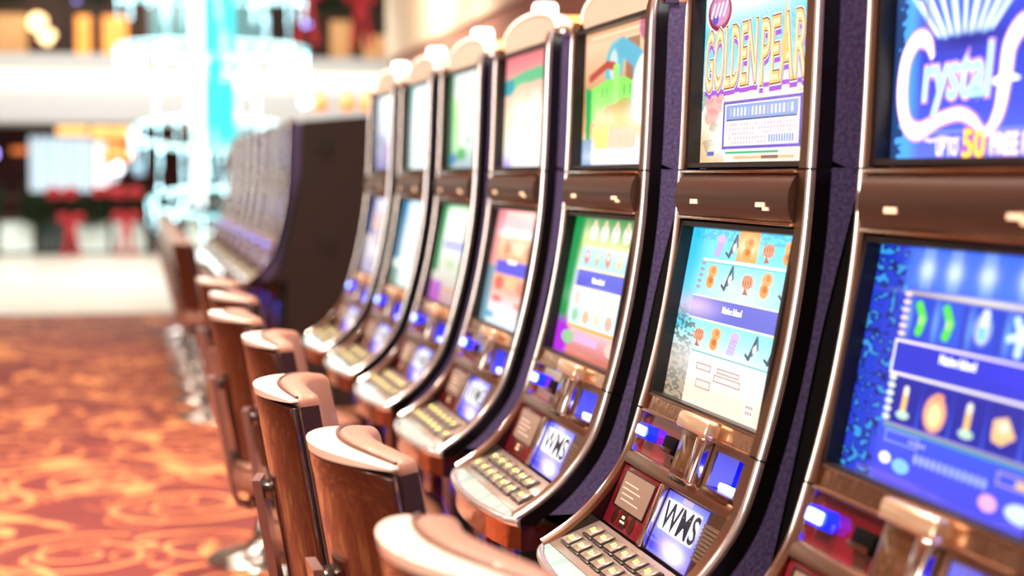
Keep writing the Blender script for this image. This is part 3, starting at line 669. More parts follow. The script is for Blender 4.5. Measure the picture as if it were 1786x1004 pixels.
# --- green-banner game
def green_top():
    c = Cv(120, 200); c.grad([(0, 'e0a880'), (0.1, 'f0c8a4'), (0.5, 'c88a58'), (0.75, 'e8b880'), (0.86, 'f8ecec'), (1, 'e8e0f4')])
    c.rect(0.08, 0.03, 0.98, 0.05, 'f8d8b0'); c.rect(.62, .1, .8, .4, '8a5a3c', .8)
    c.ell(0.45, 0.27, 0.13, 0.18, '5fb8c8', 1, .3, .2); c.ell(0.44, 0.27, 0.06, 0.11, 'c8d8dc', 1, .3); c.line([(0.55, 0.15), (0.78, 0.26), (0.80, 0.38)], '60b0c8', 0.07)
    c.line([(0.10, 0.34), (0.35, 0.26), (0.45, 0.28)], 'b84a38', 0.03)
    c.poly([(0.12, 0.42), (0.35, 0.37), (0.62, 0.37), (0.78, 0.44), (0.78, 0.60), (0.6, 0.55), (0.35, 0.56), (0.2, 0.66), (0.1, 0.68)], '88e060')
    c.rect(0.44, 0.27, 0.53, 0.55, 'a0e478'); c.poly([(0.02, 0.40), (0.12, 0.43), (0.12, 0.80), (0.05, 0.80)], '1aa858')
    for x in (0.28, 0.34, 0.60, 0.68): c.rect(x, 0.43, x+0.02, 0.50, '40904a', .7)
    c.ell(.62, .62, .16, .10, 'b8a040', .8); c.ell(0.88, 0.48, 0.16, 0.24, 'f4f6f8', 1, .2); c.ell(0.86, 0.34, 0.08, 0.10, 'f8e8e4', 1); c.ell(.9, .3, .04, .03, 'd88878', .8)
    c.glow(.8, .62, .12, .08, 'c8e4ec', .8); c.poly([(0.15, 0.72), (0.4, 0.66), (0.42, 0.88), (0.2, 0.88)], 'f8dc70'); c.rect(0.40, 0.74, 0.78, 0.88, 'f4b8a0')
    for k in range(8): c.rect(0.42+k*0.045, 0.75, 0.435+k*0.045, 0.87, 'e8d8a8', .8)
    c.ell(0.92, 0.08, 0.14, 0.09, 'b85888', .9, .2, .4); c.rect(0, 0.80, 0.15, 1, '2a90c0', .7); c.glow(.5, .93, .4, .04, 'ffffff', .9)
    return c
def green_low():
    c = Cv(120, 220); c.grad([(0, '3a9050'), (0.2, '98b868'), (0.4, 'd8e8e8'), (0.7, 'f0f4e8'), (0.85, 'e8a8b0'), (1, 'c06048')])
    c.mix(np.clip((0.18-c.S)*12, 0, 1), '109048', 1); c.mix(np.clip((0.24-c.S)*12, 0, 1)*np.clip((c.T-.72)*12, 0, 1), 'a820d0', 1)
    for k, x in enumerate((0.32, 0.48, 0.64, 0.80, 0.94)): c.ell(x, 0.10, 0.055, 0.06, 'f0ece4', .95, .4); c.ell(x, 0.05, 0.03, 0.04, 'd8c0a0', .9); c.ell(x, .13, .03, .02, 'b0a098', .6)
    c.rect(0.2, 0.19, 1, 0.205, 'f8d880'); c.rect(0.2, 0.21, 1, 0.36, 'a8d8f0')
    for k, x in enumerate((0.28, 0.44, 0.60, 0.76, 0.92)): c.ell(x, 0.285, 0.04, 0.055, ['c86858', 'a8b878', 'c87840', 'e8c070', 'd88868'][k], .9, .4); c.ell(x, .27, .02, .02, 'f8f0e0', .8)
    c.rect(0.16, 0.365, 1, 0.38, 'f8e8a0'); c.rect(0.16, 0.38, 1, 0.50, '4850d0'); c.rect(0.16, 0.50, 1, 0.512, 'f8e8b0')
    c.rect(0.16, 0.52, 1, 0.78, 'd4ecf4')
    for r in range(2):
        for k, x in enumerate((0.25, 0.42, 0.59, 0.76, 0.93)): c.ell(x, 0.58+r*.13, 0.05, 0.05, ['d8a888', 'f8f0c0', '88c890', 'e8b070', 'f0d8b0'][(k+r*2) % 5], .85, .4)
    c.glow(0.55, 0.58, 0.3, 0.06, 'ffffff', 1); c.rect(0.16, 0.78, 1, 0.805, 'f0b060'); c.rect(.3, .84, .66, .90, 'e8b0d8'); c.ell(.2, .88, .1, .05, '90c890', .9); c.ell(.85, .88, .08, .05, 'f0c8b8', .9)
    for k in range(18): c.ell(0.175, 0.39+k*0.022, 0.014, 0.007, 'f0f0e8', .9)
    return c
def soft(stops, extras, w=60, h=100):
    c = Cv(w, h); c.grad(stops)
    for e_ in extras: getattr(c, e_[0])(*e_[1:])
    return c
def pink_top(): return soft([(0, 'e07a80'), (.12, 'e89090'), (.3, 'f0c0a8'), (.6, 'f8ecc8'), (1, 'fff4f0')],
    [('poly', [(0, .2), (.5, .14), (1, .13), (1, .24), (.5, .26), (0, .34)], '48c088', .9), ('ell', .08, .27, .12, .08, '3098b0', .8), ('ell', .4, .35, .2, .1, 'f0b898', .7), ('glow', .7, .75, .3, .25, 'ffffff', 1), ('line', [(.45, .5), (.55, .8)], 'a08878', .02), ('ell', .75, .6, .05, .09, 'd8b890', .7), ('glow', .08, 1, .12, .1, 'a898f0', 1), ('line', [(0.5, .47), (.5, .56)], 'b070c8', .02)], 70, 120)
def pink_low(): return soft([(0, 'f08890'), (.15, 'f4b8c0'), (.2, 'ffffff'), (.25, 'f8c8a0'), (.45, 'f0b890'), (.7, 'f4b098'), (.85, 'e8e4f0'), (1, 'd8e8f8')],
    [('rect', 0, 0, .12, 1, 'e08890', .8), ('rect', 0, .5, .14, 1, '1098a8', .8), ('frame', .2, .25, .97, .42, 'e8a070', .02, .8), ('ell', .35, .33, .08, .06, 'e07858', .8), ('ell', .6, .32, .1, .06, 'f8e0b0', .9), ('ell', .82, .34, .08, .06, 'd88060', .8),
     ('rect', .16, .44, 1, .555, '5858e0', .95), ('ell', .3, .64, .1, .06, 'e05840', .8), ('ell', .55, .62, .1, .06, 'f8c890', .8), ('ell', .8, .65, .1, .06, 'f08870', .8), ('ell', .3, .78, .12, .03, 'e06048', .8), ('ell', .8, .8, .1, .03, 'f09080', .8), ('ell', .2, .93, .1, .03, '2098b8', .8)], 80, 140)
def mint_top(): return soft([(0, 'd8e4e0'), (.3, 'e8f4d8'), (.7, 'd0e8d0'), (1, 'a8b8c0')],
    [('rect', 0, 0, .12, 1, '307848', .9), ('poly', [(.1, .3), (.35, .2), (.3, .8), (.18, .85)], 'a8f090', .9), ('glow', .75, .35, .2, .3, 'ffffff', 1), ('ell', .4, .85, .15, .07, '30a848', .8), ('ell', .15, .9, .12, .06, '2878b0', .8), ('ell', .6, .7, .1, .06, '8890a0', .6)])
def mint_low(): return soft([(0, '38a868'), (.06, 'e8f4e0'), (.4, 'fffff4'), (.7, 'd8d8c8'), (1, 'c09098')],
    [('rect', 0, 0, .15, .7, '189050', .9), ('rect', .2, .36, 1, .46, 'a8a8f0', .8), ('rect', 0, .8, .35, 1, 'b040c0', .8), ('glow', .5, .6, .2, .06, 'a8c890', .7), ('rect', .4, .85, .9, .88, 'e09060', .7)])
def aqua_top(): return soft([(0, 'c8ecf0'), (.5, 'f4ffff'), (1, 'e8fcf8')], [('rect', 0, 0, .15, 1, '406858', .8), ('glow', .6, .5, .3, .4, 'ffffff', 1)])
def aqua_low(): return soft([(0, 'c0e4f4'), (.5, 'f0ffff'), (1, 'e0f4e8')], [('rect', 0, 0, .25, .7, '1878a0', .9), ('glow', .6, .5, .3, .3, 'ffffff', 1), ('rect', 0, .8, .3, 1, '3a6a50', .7)])
def grey_top(): return soft([(0, 'd8e4ec'), (.5, 'c8ccd8'), (1, '9088b8')], [('glow', .6, .2, .3, .15, 'f4ffff', 1), ('ell', .3, .6, .2, .1, '8890b0', .7), ('ell', .6, .75, .2, .1, 'b898c0', .7)])
def grey_low(): return soft([(0, 'd8d8f0'), (.4, 'e8d8d0'), (1, 'a8a0c0')], [('rect', 0, 0, .25, .5, '304080', .9), ('ell', .45, .3, .12, .12, 'f8b890', .8), ('ell', .4, .45, .08, .06, '6858d0', .8), ('glow', .6, .7, .3, .1, 'f0f0f0', .9)])
def dusk_top(): return soft([(0, '4a5070'), (.5, '5c5c80'), (1, '343c6c')], [('glow', .6, .3, .3, .2, '90a0d8', 1), ('ell', .4, .7, .2, .1, '5860b0', .8)], 24, 40)
def dusk_low(): return soft([(0, '3c3858'), (.5, '5a4850'), (1, '382c48')], [('glow', .5, .4, .3, .2, '6a68b0', 1), ('ell', .4, .8, .2, .1, '8a5848', .8)], 24, 40)
def service():
    c = Cv(90, 60); c.grad([(0, '4050f0'), (.5, '2838f0'), (1, '7060f0')])
    c.mix(np.clip((0.35-c.S)*5, 0, 1), '1420d8', .8); m = c.nmask(2, 26)
    c.mix((m > .5)*(c.T > .45)*(c.S < .5), '6a70ff', .6); c.glow(.62, .84, .24, .14, 'ffffff', 1); c.glow(.5, .78, .2, .08, 'f0c0ec', .8)
    c.rect(.38, 0, .62, .08, 'a89088', .7)
    c.rect(.05, .12, .90, .60, 'ffffff', 1, .05); c.glow(.5, .36, .5, .25, 'ffffff', .8)
    return c

WHITE_T = lum('screen_text_white', 'fffdf4', 1.5); GOLD_T = lum('screen_text_gold', 'f2b070', 1.3); PURP_T = lum('screen_text_purple', 'a050c8', 1.1)
GREY_T = lum('screen_text_outline', 'c8d8e0', 1.2); PINK_T = lum('screen_text_pink', 'd89ae8', 1.2); CYAN_T = lum('screen_text_cyan', '9ff0f8', 1.5)
YEL_T = lum('screen_text_yellow', 'ffd858', 1.6); RED_T = lum('screen_text_red', 'e85a48', 1.3); CRM_T = lum('screen_text_cream', 'f8ccA0'.lower(), 1.3); DARK_T = lum('screen_text_dark', '1a2450', 0.4)
BROWN_T = lum('screen_text_brown', '9a5a30', 0.8)

def fit_screens(root, top, low, mt, ml, band=True, svc=None):
    a = screen('top_screen', FT, TU0, TU1, 0.008, FT.h-0.008, -0.022, top, mt, root)
    b = screen('lower_screen', FL, TU0, TU1, 0.008, FL.h-0.008, -0.022, low, ml, root)
    if band:
        FL.text('screen_caption', 'Native Island', 0.0165, 0.292, FL.h-0.008-(FL.h-0.016)*0.445, -0.0212, WHITE_T, b, 0.0, 1.02)
    s_ = screen('service_screen', FB, 0.264, 0.456, 0.002, FB.h-0.004, -0.0105, svc, SCRB, root)
    FB.text_fit('service_lettering', 'WMS', 0.279, 0.440, 0.046, 0.090, -0.0100, DARK_T, s_, 0.018)
    return a, b

# ------------------------------------------------------------------ place bank one
FAR = [2.070, 2.821, 3.604, 4.395, 5.180, 5.962, 6.750]
mlabels = ['nearest slot machine, deep blue ice-cave screens and large pink-outlined script title',
           'second nearest slot machine, turquoise undersea screens under gold capital lettering',
           'third nearest slot machine, peach top screen with a bright green banner and teal balloon shape',
           'fourth nearest slot machine, pink and orange screens with a green band across the top',
           'fifth nearest slot machine, pale mint screens with a green left border',
           'sixth slot machine of the front bank, almost white aqua screens',
           'farthest slot machine of the front bank, greyish lilac screens beside the dark end panel']
proto = build_machine()
SV = service()
machines = []
for i, yf in enumerate(FAR):
    r = proto if i == 1 else copy_tree(proto)
    r.location = (RX, yf-HW, 0); r['label'] = mlabels[i]; r['category'] = 'slot machine'; r['group'] = 'front bank of slot machines'
    machines.append(r)
arts = [(ice_top, ice_low, SCRB, SCR, True), (ocean_top, ocean_low, SCR, SCR, True), (green_top, green_low, SCR, SCR, True), (pink_top, pink_low, SCR, SCR, True),
        (mint_top, mint_low, SCR, SCR, False), (aqua_top, aqua_low, SCR, SCR, False), (grey_top, grey_low, SCR, SCR, False)]
tops = []
for r, (t, l, mt, ml, bd) in zip(machines, arts): tops.append(fit_screens(r, t(), l(), mt, ml, bd, SV))
# gold title on the undersea machine
ts = tops[1][0]
for s_, u0_, u1_ in (('GOLDEN', 0.046, 0.288), ('PEARL', 0.308, 0.530)):
    for wv, mm, off, dv, nm in ((-0.0216, PURP_T, 0.055, -0.007, 'title_shadow'), (-0.0213, GREY_T, 0.050, 0.0, 'title_outline'), (-0.0210, BROWN_T, 0.034, 0.0, 'title_edge'), (-0.0206, GOLD_T, 0.018, 0.0, 'title_lettering'), (-0.0204, CRM_T, -0.016, 0.0, 'title_highlight')):
        FT.text_fit(nm, s_, u0_, u1_, 0.133+dv, 0.233+dv, wv, mm, ts, off, 0, 0, 0.02)
bm = bmesh.new()
for w_, k_ in ((-0.0203, 1.0),):
    for cu_, cv_, ru, rv in ((0.405, 0.212, 0.0045, 0.048), (0.405, 0.186, 0.013, 0.022)):
        bm.faces.new([bm.verts.new(FT.pt(cu_+ru*math.cos(t)*abs(math.cos(t))**0.3, cv_+rv*math.sin(t), w_+ru*0.01)) for t in np.linspace(0, 2*PI, 20, endpoint=False)])
finish(bm, 'title_ornament', GOLD_T, ts, smooth=False)
# script title on the ice machine
ts = tops[0][0]
def ribbon(name, pts, widths, w_, m, parent, fr=FT, n=10):
    P = catmull(np.array([(a, b, c) for (a, b), c in zip(pts, widths)]), n)
    bm = bmesh.new(); L = []
    for i in range(len(P)):
        a, b = P[max(0, i-1)], P[min(len(P)-1, i+1)]; t = (b-a)[:2]; t = t/ (np.hypot(*t)+1e-9); nn = np.array([-t[1], t[0]])*P[i][2]
        L.append((bm.verts.new(fr.pt(P[i][0]+nn[0], P[i][1]+nn[1], w_)), bm.verts.new(fr.pt(P[i][0]-nn[0], P[i][1]-nn[1], w_))))
    for A, B in zip(L, L[1:]): bm.faces.new((A[0], A[1], B[1], B[0]))
    return finish(bm, name, m, parent, smooth=False)
H_ = FT.h
cpts = [(0.142, 0.134), (0.126, 0.156), (0.096, 0.160), (0.068, 0.135), (0.062, 0.090), (0.078, 0.055), (0.112, 0.043), (0.165, 0.056), (0.215, 0.062), (0.250, 0.054), (0.283, 0.038), (0.311, 0.060), (0.322, 0.100), (0.330, 0.138), (0.360, 0.160), (0.395, 0.152)]
wd = [0.003, 0.009, 0.010, 0.012, 0.013, 0.011, 0.010, 0.007, 0.0065, 0.006, 0.004, 0.009, 0.012, 0.012, 0.010, 0.004]
ribbon('title_swoosh_outline', cpts, [x+0.004 for x in wd], -0.0214, PINK_T, ts); ribbon('title_swoosh', cpts, wd, -0.0209, WHITE_T, ts)
ribbon('title_swoosh', [(0.296, 0.096), (0.325, 0.100), (0.355, 0.098)], [0.004, 0.005, 0.002], -0.0207, WHITE_T, ts)
for off, mm, w_, nm in ((0.045, PINK_T, -0.0206, 'title_outline'), (0.0, CYAN_T, -0.0201, 'title_lettering')):
    FT.text_fit(nm, 'rystal', 0.122, 0.292, 0.062, 0.143, w_, mm, ts, off+0.014, 0.1)
    FT.text_fit(nm, 'orest', 0.375, 0.520, 0.078, 0.128, w_, mm, ts, off, 0.1)
for s_, u0_, u1_, v0_, v1_, mm, m2 in (('UP TO', 0.164, 0.218, 0.012, 0.032, WHITE_T, PINK_T), ('50', 0.232, 0.284, 0.009, 0.042, YEL_T, RED_T), ('FREE PLAYS', 0.298, 0.452, 0.012, 0.036, WHITE_T, PINK_T)):
    FT.text_fit('offer_outline', s_, u0_, u1_, v0_, v1_, -0.0212, m2, ts, 0.07); FT.text_fit('offer_lettering', s_, u0_, u1_, v0_, v1_, -0.0205, mm, ts, 0.01)

# ------------------------------------------------------------------ bank two, farther down the same line
dt, dl_ = dusk_top(), dusk_low()
bank2 = []
words = ['nearest', 'second', 'third', 'fourth', 'fifth', 'sixth', 'seventh', 'last']
for i in range(8):
    if i == 0:
        r = copy_tree(proto, None, skip=('top_screen', 'lower_screen', 'service_screen', 'topper_sign', 'amber_arch', 'candle_lamp')); fit_screens(r, dt, dl_, SCR, SCR, False, SV); b20 = r
    else: r = copy_tree(b20)
    r.location = (RX, 10.62+i*0.783, 0)
    r['label'] = ('%s slot machine of the distant blurred bank, counted from the dark end panel' % words[i]); r['category'] = 'slot machine'; r['group'] = 'distant bank of slot machines'
ENDP = mat('end_panel_brown', '160906', 0.6, vary=((2.5, 2.5, 2.5), 0.8, '140a08'))
ep = empty('end_panel', (RX, 10.24, 0), 'tall dark brown end panel closing the near end of the distant bank', 'panel')
bm = bmesh.new()
fr_ = prof(0.86, 1.84, 30, -0.07)
prism(bm, fr_[::-1]+[(0.95-RX, 0.80), (0.95-RX, 0.0), (1.75-RX, 0.0), (1.75-RX, 1.84)], -0.02, 0.02); finish(bm, 'board', ENDP, ep, angle=25)
for x, z in ((0.98, 1.62), (1.40, 1.33), (1.0, 1.03)):
    bm = bmesh.new(); bmesh.ops.create_cone(bm, cap_ends=True, segments=24, radius1=0.055, radius2=0.05, depth=0.012, matrix=Matrix.Translation((x+.2-RX, -0.024, z)) @ Matrix.Rotation(PI/2, 4, 'X')); finish(bm, 'cable_port', BLACKM, ep)
FLASK = mat('amber_flask_lamp', 'ffb070', 0.2, emit='ff9c50', es=0.5)
for i, x in enumerate((1.16, 1.33, 1.45)):
    bm = bmesh.new(); lathe(bm, [(0.03, 0), (0.045, 0.02), (0.048, 0.05), (0.03, 0.085), (0.014, 0.11), (0.012, 0.15)], 16)
    o = finish(bm, 'flask_lamp', FLASK, None, loc=(x, 10.36 if i else 10.36, 1.79)); tag(o, ['amber flask-shaped lamp on the end panel top, just right of the white globe', 'amber flask-shaped lamp in the middle of the end panel top', 'amber flask-shaped lamp on the end panel top beside the front bank'][i], 'lamp', 'flask lamps above the end panel')
    o.location = (x, 10.24, 1.84)

gl_ = empty('globe_lamp', (1.07, 10.24, 1.84), 'small white globe lamp on the aisle corner of the end panel top', 'lamp')
bm = bmesh.new(); ball(bm, (0, 0, 0.055), 0.04, 16, 10); finish(bm, 'globe', CANDLE, gl_)
bm = bmesh.new(); lathe(bm, [(0.02, 0), (0.02, 0.02)], 12); finish(bm, 'socket', CHROME, gl_)
# ------------------------------------------------------------------ chairs
def build_chair():
    root = empty('casino_chair', (0, 0, 0), 'chair', 'chair')
    Rr = 0.285; ha = math.radians(44); top, bot = 1.065, 0.58
    def lean(z): return (top-z)*0.17
    def sp_(a): return Rr-0.014-0.026*math.cos(min(1, abs(a)/ha)*PI/2)**0.8
    def arc_solid(name, r_out, r_in, ha_, z0, z1, m, n=22, round_=0.0, cx=0.035, zt=None, parent=root, inner_bulge=0.0, crown=0.0):
        bm = bmesh.new(); cols = []
        zs = np.linspace(z0, z1, 10)
        for k in range(n+1):
            a = -ha_+2*ha_*k/n; fall = crown*(abs(a)/ha_)**3
            col = []
            for qi, rr in enumerate((r_out, r_in)):
                rr = rr(a) if callable(rr) else rr
                row = []
                for j, z in enumerate(zs):
                    zz = z-(fall if j == len(zs)-1 else fall*(j/(len(zs)-1)))
                    ra = rr-(inner_bulge*math.sin(PI*j/9) if qi == 1 else 0)
                    row.append(bm.verts.new((cx-ra*math.cos(a)+lean(zz), ra*math.sin(a), zz)))
                col.append(row)
            cols.append(col)
        for A, B in zip(cols, cols[1:]):
            for s_ in (0, 1):
                for j in range(9): bm.faces.new((A[s_][j], B[s_][j], B[s_][j+1], A[s_][j+1]))
            bm.faces.new((A[0][-1], B[0][-1], B[1][-1], A[1][-1])); bm.faces.new((A[0][0], B[0][0], B[1][0], A[1][0]))
        for C_ in (cols[0], cols[-1]):
            for j in range(9): bm.faces.new((C_[0][j], C_[0][j+1], C_[1][j+1], C_[1][j]))
        bmesh.ops.recalc_face_normals(bm, faces=bm.faces)
        if round_:
            es_ = [e_ for e_ in bm.edges if len(e_.link_faces) == 2 and e_.calc_face_angle(0) > 1.0]
            bmesh.ops.bevel(bm, geom=es_, offset=round_, segments=4, affect='EDGES', profile=0.5, clamp_overlap=True)
        return finish(bm, name, m, parent, angle=50)
    sh = arc_solid('back_shell', Rr+0.002, Rr-0.010, ha, bot, top-0.014, SHELL, round_=0.003, crown=0.010)
    arc_solid('back_core', Rr-0.010, lambda a: sp_(a)-0.001, ha-0.01, bot+0.01, top-0.014, NAVY, round_=0.003, crown=0.010)
    arc_solid('crest_cap', Rr+0.003, lambda a: sp_(a)-0.003, ha+0.004, top-0.014, top, CRESTM, round_=0.005, crown=0.010)
    cu_ = arc_solid('back_cushion', lambda a: sp_(a)-0.003, lambda a: sp_(a)-0.056, ha-0.01, bot+0.08, top+0.006, LEATHER, round_=0.018, inner_bulge=0.012, crown=0.012)
    for sgn in (-1, 1):
        bm = bmesh.new(); a = sgn*(ha-0.012)
        P_ = [(0.035-r_*math.cos(a)+lean(z), r_*math.sin(a)+sgn*0.0010, z) for z in np.linspace(bot+0.11, top-0.024, 8) for r_ in (Rr-0.022, Rr-0.064)]
        V = [bm.verts.new(p) for p in P_]; V2 = [bm.verts.new((p[0], p[1]+sgn*0.0015, p[2])) for p in P_]
        for j in range(7):
            bm.faces.new((V2[2*j], V2[2*j+1], V2[2*j+3], V2[2*j+2])); bm.faces.new((V[2*j], V2[2*j], V2[2*j+2], V[2*j+2])); bm.faces.new((V[2*j+1], V2[2*j+1], V2[2*j+3], V[2*j+3]))
        finish(bm, 'side_gusset', LEATHS, cu_)
    bm = bmesh.new(); aa = np.linspace(-ha+0.02, ha-0.02, 24)
    tube(bm, [(0.035-(sp_(a)-0.005)*math.cos(a), (sp_(a)-0.005)*math.sin(a), top+0.003-0.011*(abs(a)/ha)**3) for a in aa], 0.0032, 8); finish(bm, 'piping', PIPING, cu_)
    # seat
    def squircle(r, n=36, e_=3.2): return [(abs(math.cos(t))**(2/e_)*math.copysign(1, math.cos(t))*r*1.02, abs(math.sin(t))**(2/e_)*math.copysign(1, math.sin(t))*r) for t in np.linspace(0, 2*PI, n, endpoint=False)]
    bm = bmesh.new(); rings = []
    for r_, z in ((0.185, 0.565), (0.205, 0.575), (0.212, 0.60), (0.210, 0.63), (0.198, 0.650), (0.17, 0.660), (0.10, 0.664), (0.02, 0.665)):
        rings.append([bm.verts.new((x+0.02, y, z)) for x, y in squircle(r_)])
    for A, B in zip(rings, rings[1:]):
        for k in range(36): bm.faces.new((A[k], A[(k+1) % 36], B[(k+1) % 36], B[k]))
    bm.faces.new(rings[0][::-1]); bm.faces.new(rings[-1]); se = finish(bm, 'seat', LEATHER, root, angle=60)
    bm = bmesh.new(); tube(bm, [(x+0.02, y, 0.640) for x, y in squircle(0.206)], 0.0035, 6, closed=True); finish(bm, 'piping', PIPING, se)
    bm = bmesh.new(); box(bm, -0.15, 0.17, -0.15, 0.15, 0.535, 0.565, 0.006); finish(bm, 'seat_pan', BLACKG, root)
    # bracket plate behind the back, turning forward under the seat
    path = [(-0.262-0.022+lean(z), z) for z in (0.885, 0.80, 0.70, 0.62, 0.56)]
    path += [(path[-1][0]+0.012, 0.525), (path[-1][0]+0.045, 0.510), (-0.02, 0.508)]
    inner = [(x+0.016, z) for x, z in path[:5]]+[(path[5][0]+0.013, 0.533), (path[6][0]+0.002, 0.524), (-0.02, 0.523)]
    bm = bmesh.new(); strip(bm, path, inner, -0.042, 0.042); bk = finish(bm, 'back_bracket', BRACK, root, angle=30)
    bm = bmesh.new(); box(bm, -0.262+lean(0.87)-0.010, -0.262+lean(0.87)+0.014, -0.03, 0.03, 0.85, 0.875, 0.002); finish(bm, 'bracket_spacer', CHAIRCH, bk)
    bm = bmesh.new(); box(bm, -0.262+lean(0.66)-0.010, -0.262+lean(0.66)+0.012, -0.03, 0.03, 0.64, 0.67, 0.002); finish(bm, 'bracket_spacer', CHAIRCH, bk)
    bm = bmesh.new(); lathe(bm, [(0.055, 0.525), (0.055, 0.50), (0.034, 0.48), (0.030, 0.12), (0.030, 0.05)][::-1], 24); finish(bm, 'column', CHAIRCH, root)
    bm = bmesh.new(); lathe(bm, [(0.225, 0.0), (0.230, 0.006), (0.222, 0.014), (0.16, 0.030), (0.09, 0.052), (0.055, 0.085), (0.042, 0.14), (0.038, 0.17)], 48); finish(bm, 'base', CHAIRCH, root, angle=60)
    return root
ch = build_chair()
# (x, y, turn)
CH = [(0.508, 1.725, 9), (0.503, 2.405, 2), (0.474, 3.075, -10), (0.515, 4.00, -8), (0.470, 4.73, 3), (0.510, 5.50, 6), (0.500, 6.28, 8)]
cl = ['nearest casino chair, cut off by the bottom edge, cream crest over brown shell',
      'second nearest casino chair, broad brown shell with white crest before the undersea machine',
      'third nearest casino chair, turned so its navy edge and perforated plum cushion side show',
      'fourth nearest casino chair, narrow and pale crested behind the chair with the perforated cushion',
      'fifth nearest casino chair, with a broad dark gold-brown shell and bronze bracket behind',
      'sixth casino chair of the front row, mostly hidden behind the gold-brown one',
      'last casino chair of the front row, its round chrome base showing on the carpet']
for i, (x, y, a) in enumerate(CH):
    o = ch if i == 0 else copy_tree(ch)
    o.location = (x, y, 0); o.rotation_euler = (0, 0, math.radians(a)); o['label'] = cl[i]; o['category'] = 'chair'; o['group'] = 'chairs along the front bank'
for i in range(8):
    o = copy_tree(ch); o.location = (0.49+0.002*i, 10.05+i*0.783, 0); o.rotation_euler = (0, 0, math.radians([4, -3, 6, 0, 5, -4, 3, 2][i]))
    o['label'] = '%s blurred chair with round chrome base along the distant slot machine bank' % words[i]; o['category'] = 'chair'; o['group'] = 'chairs along the distant bank'

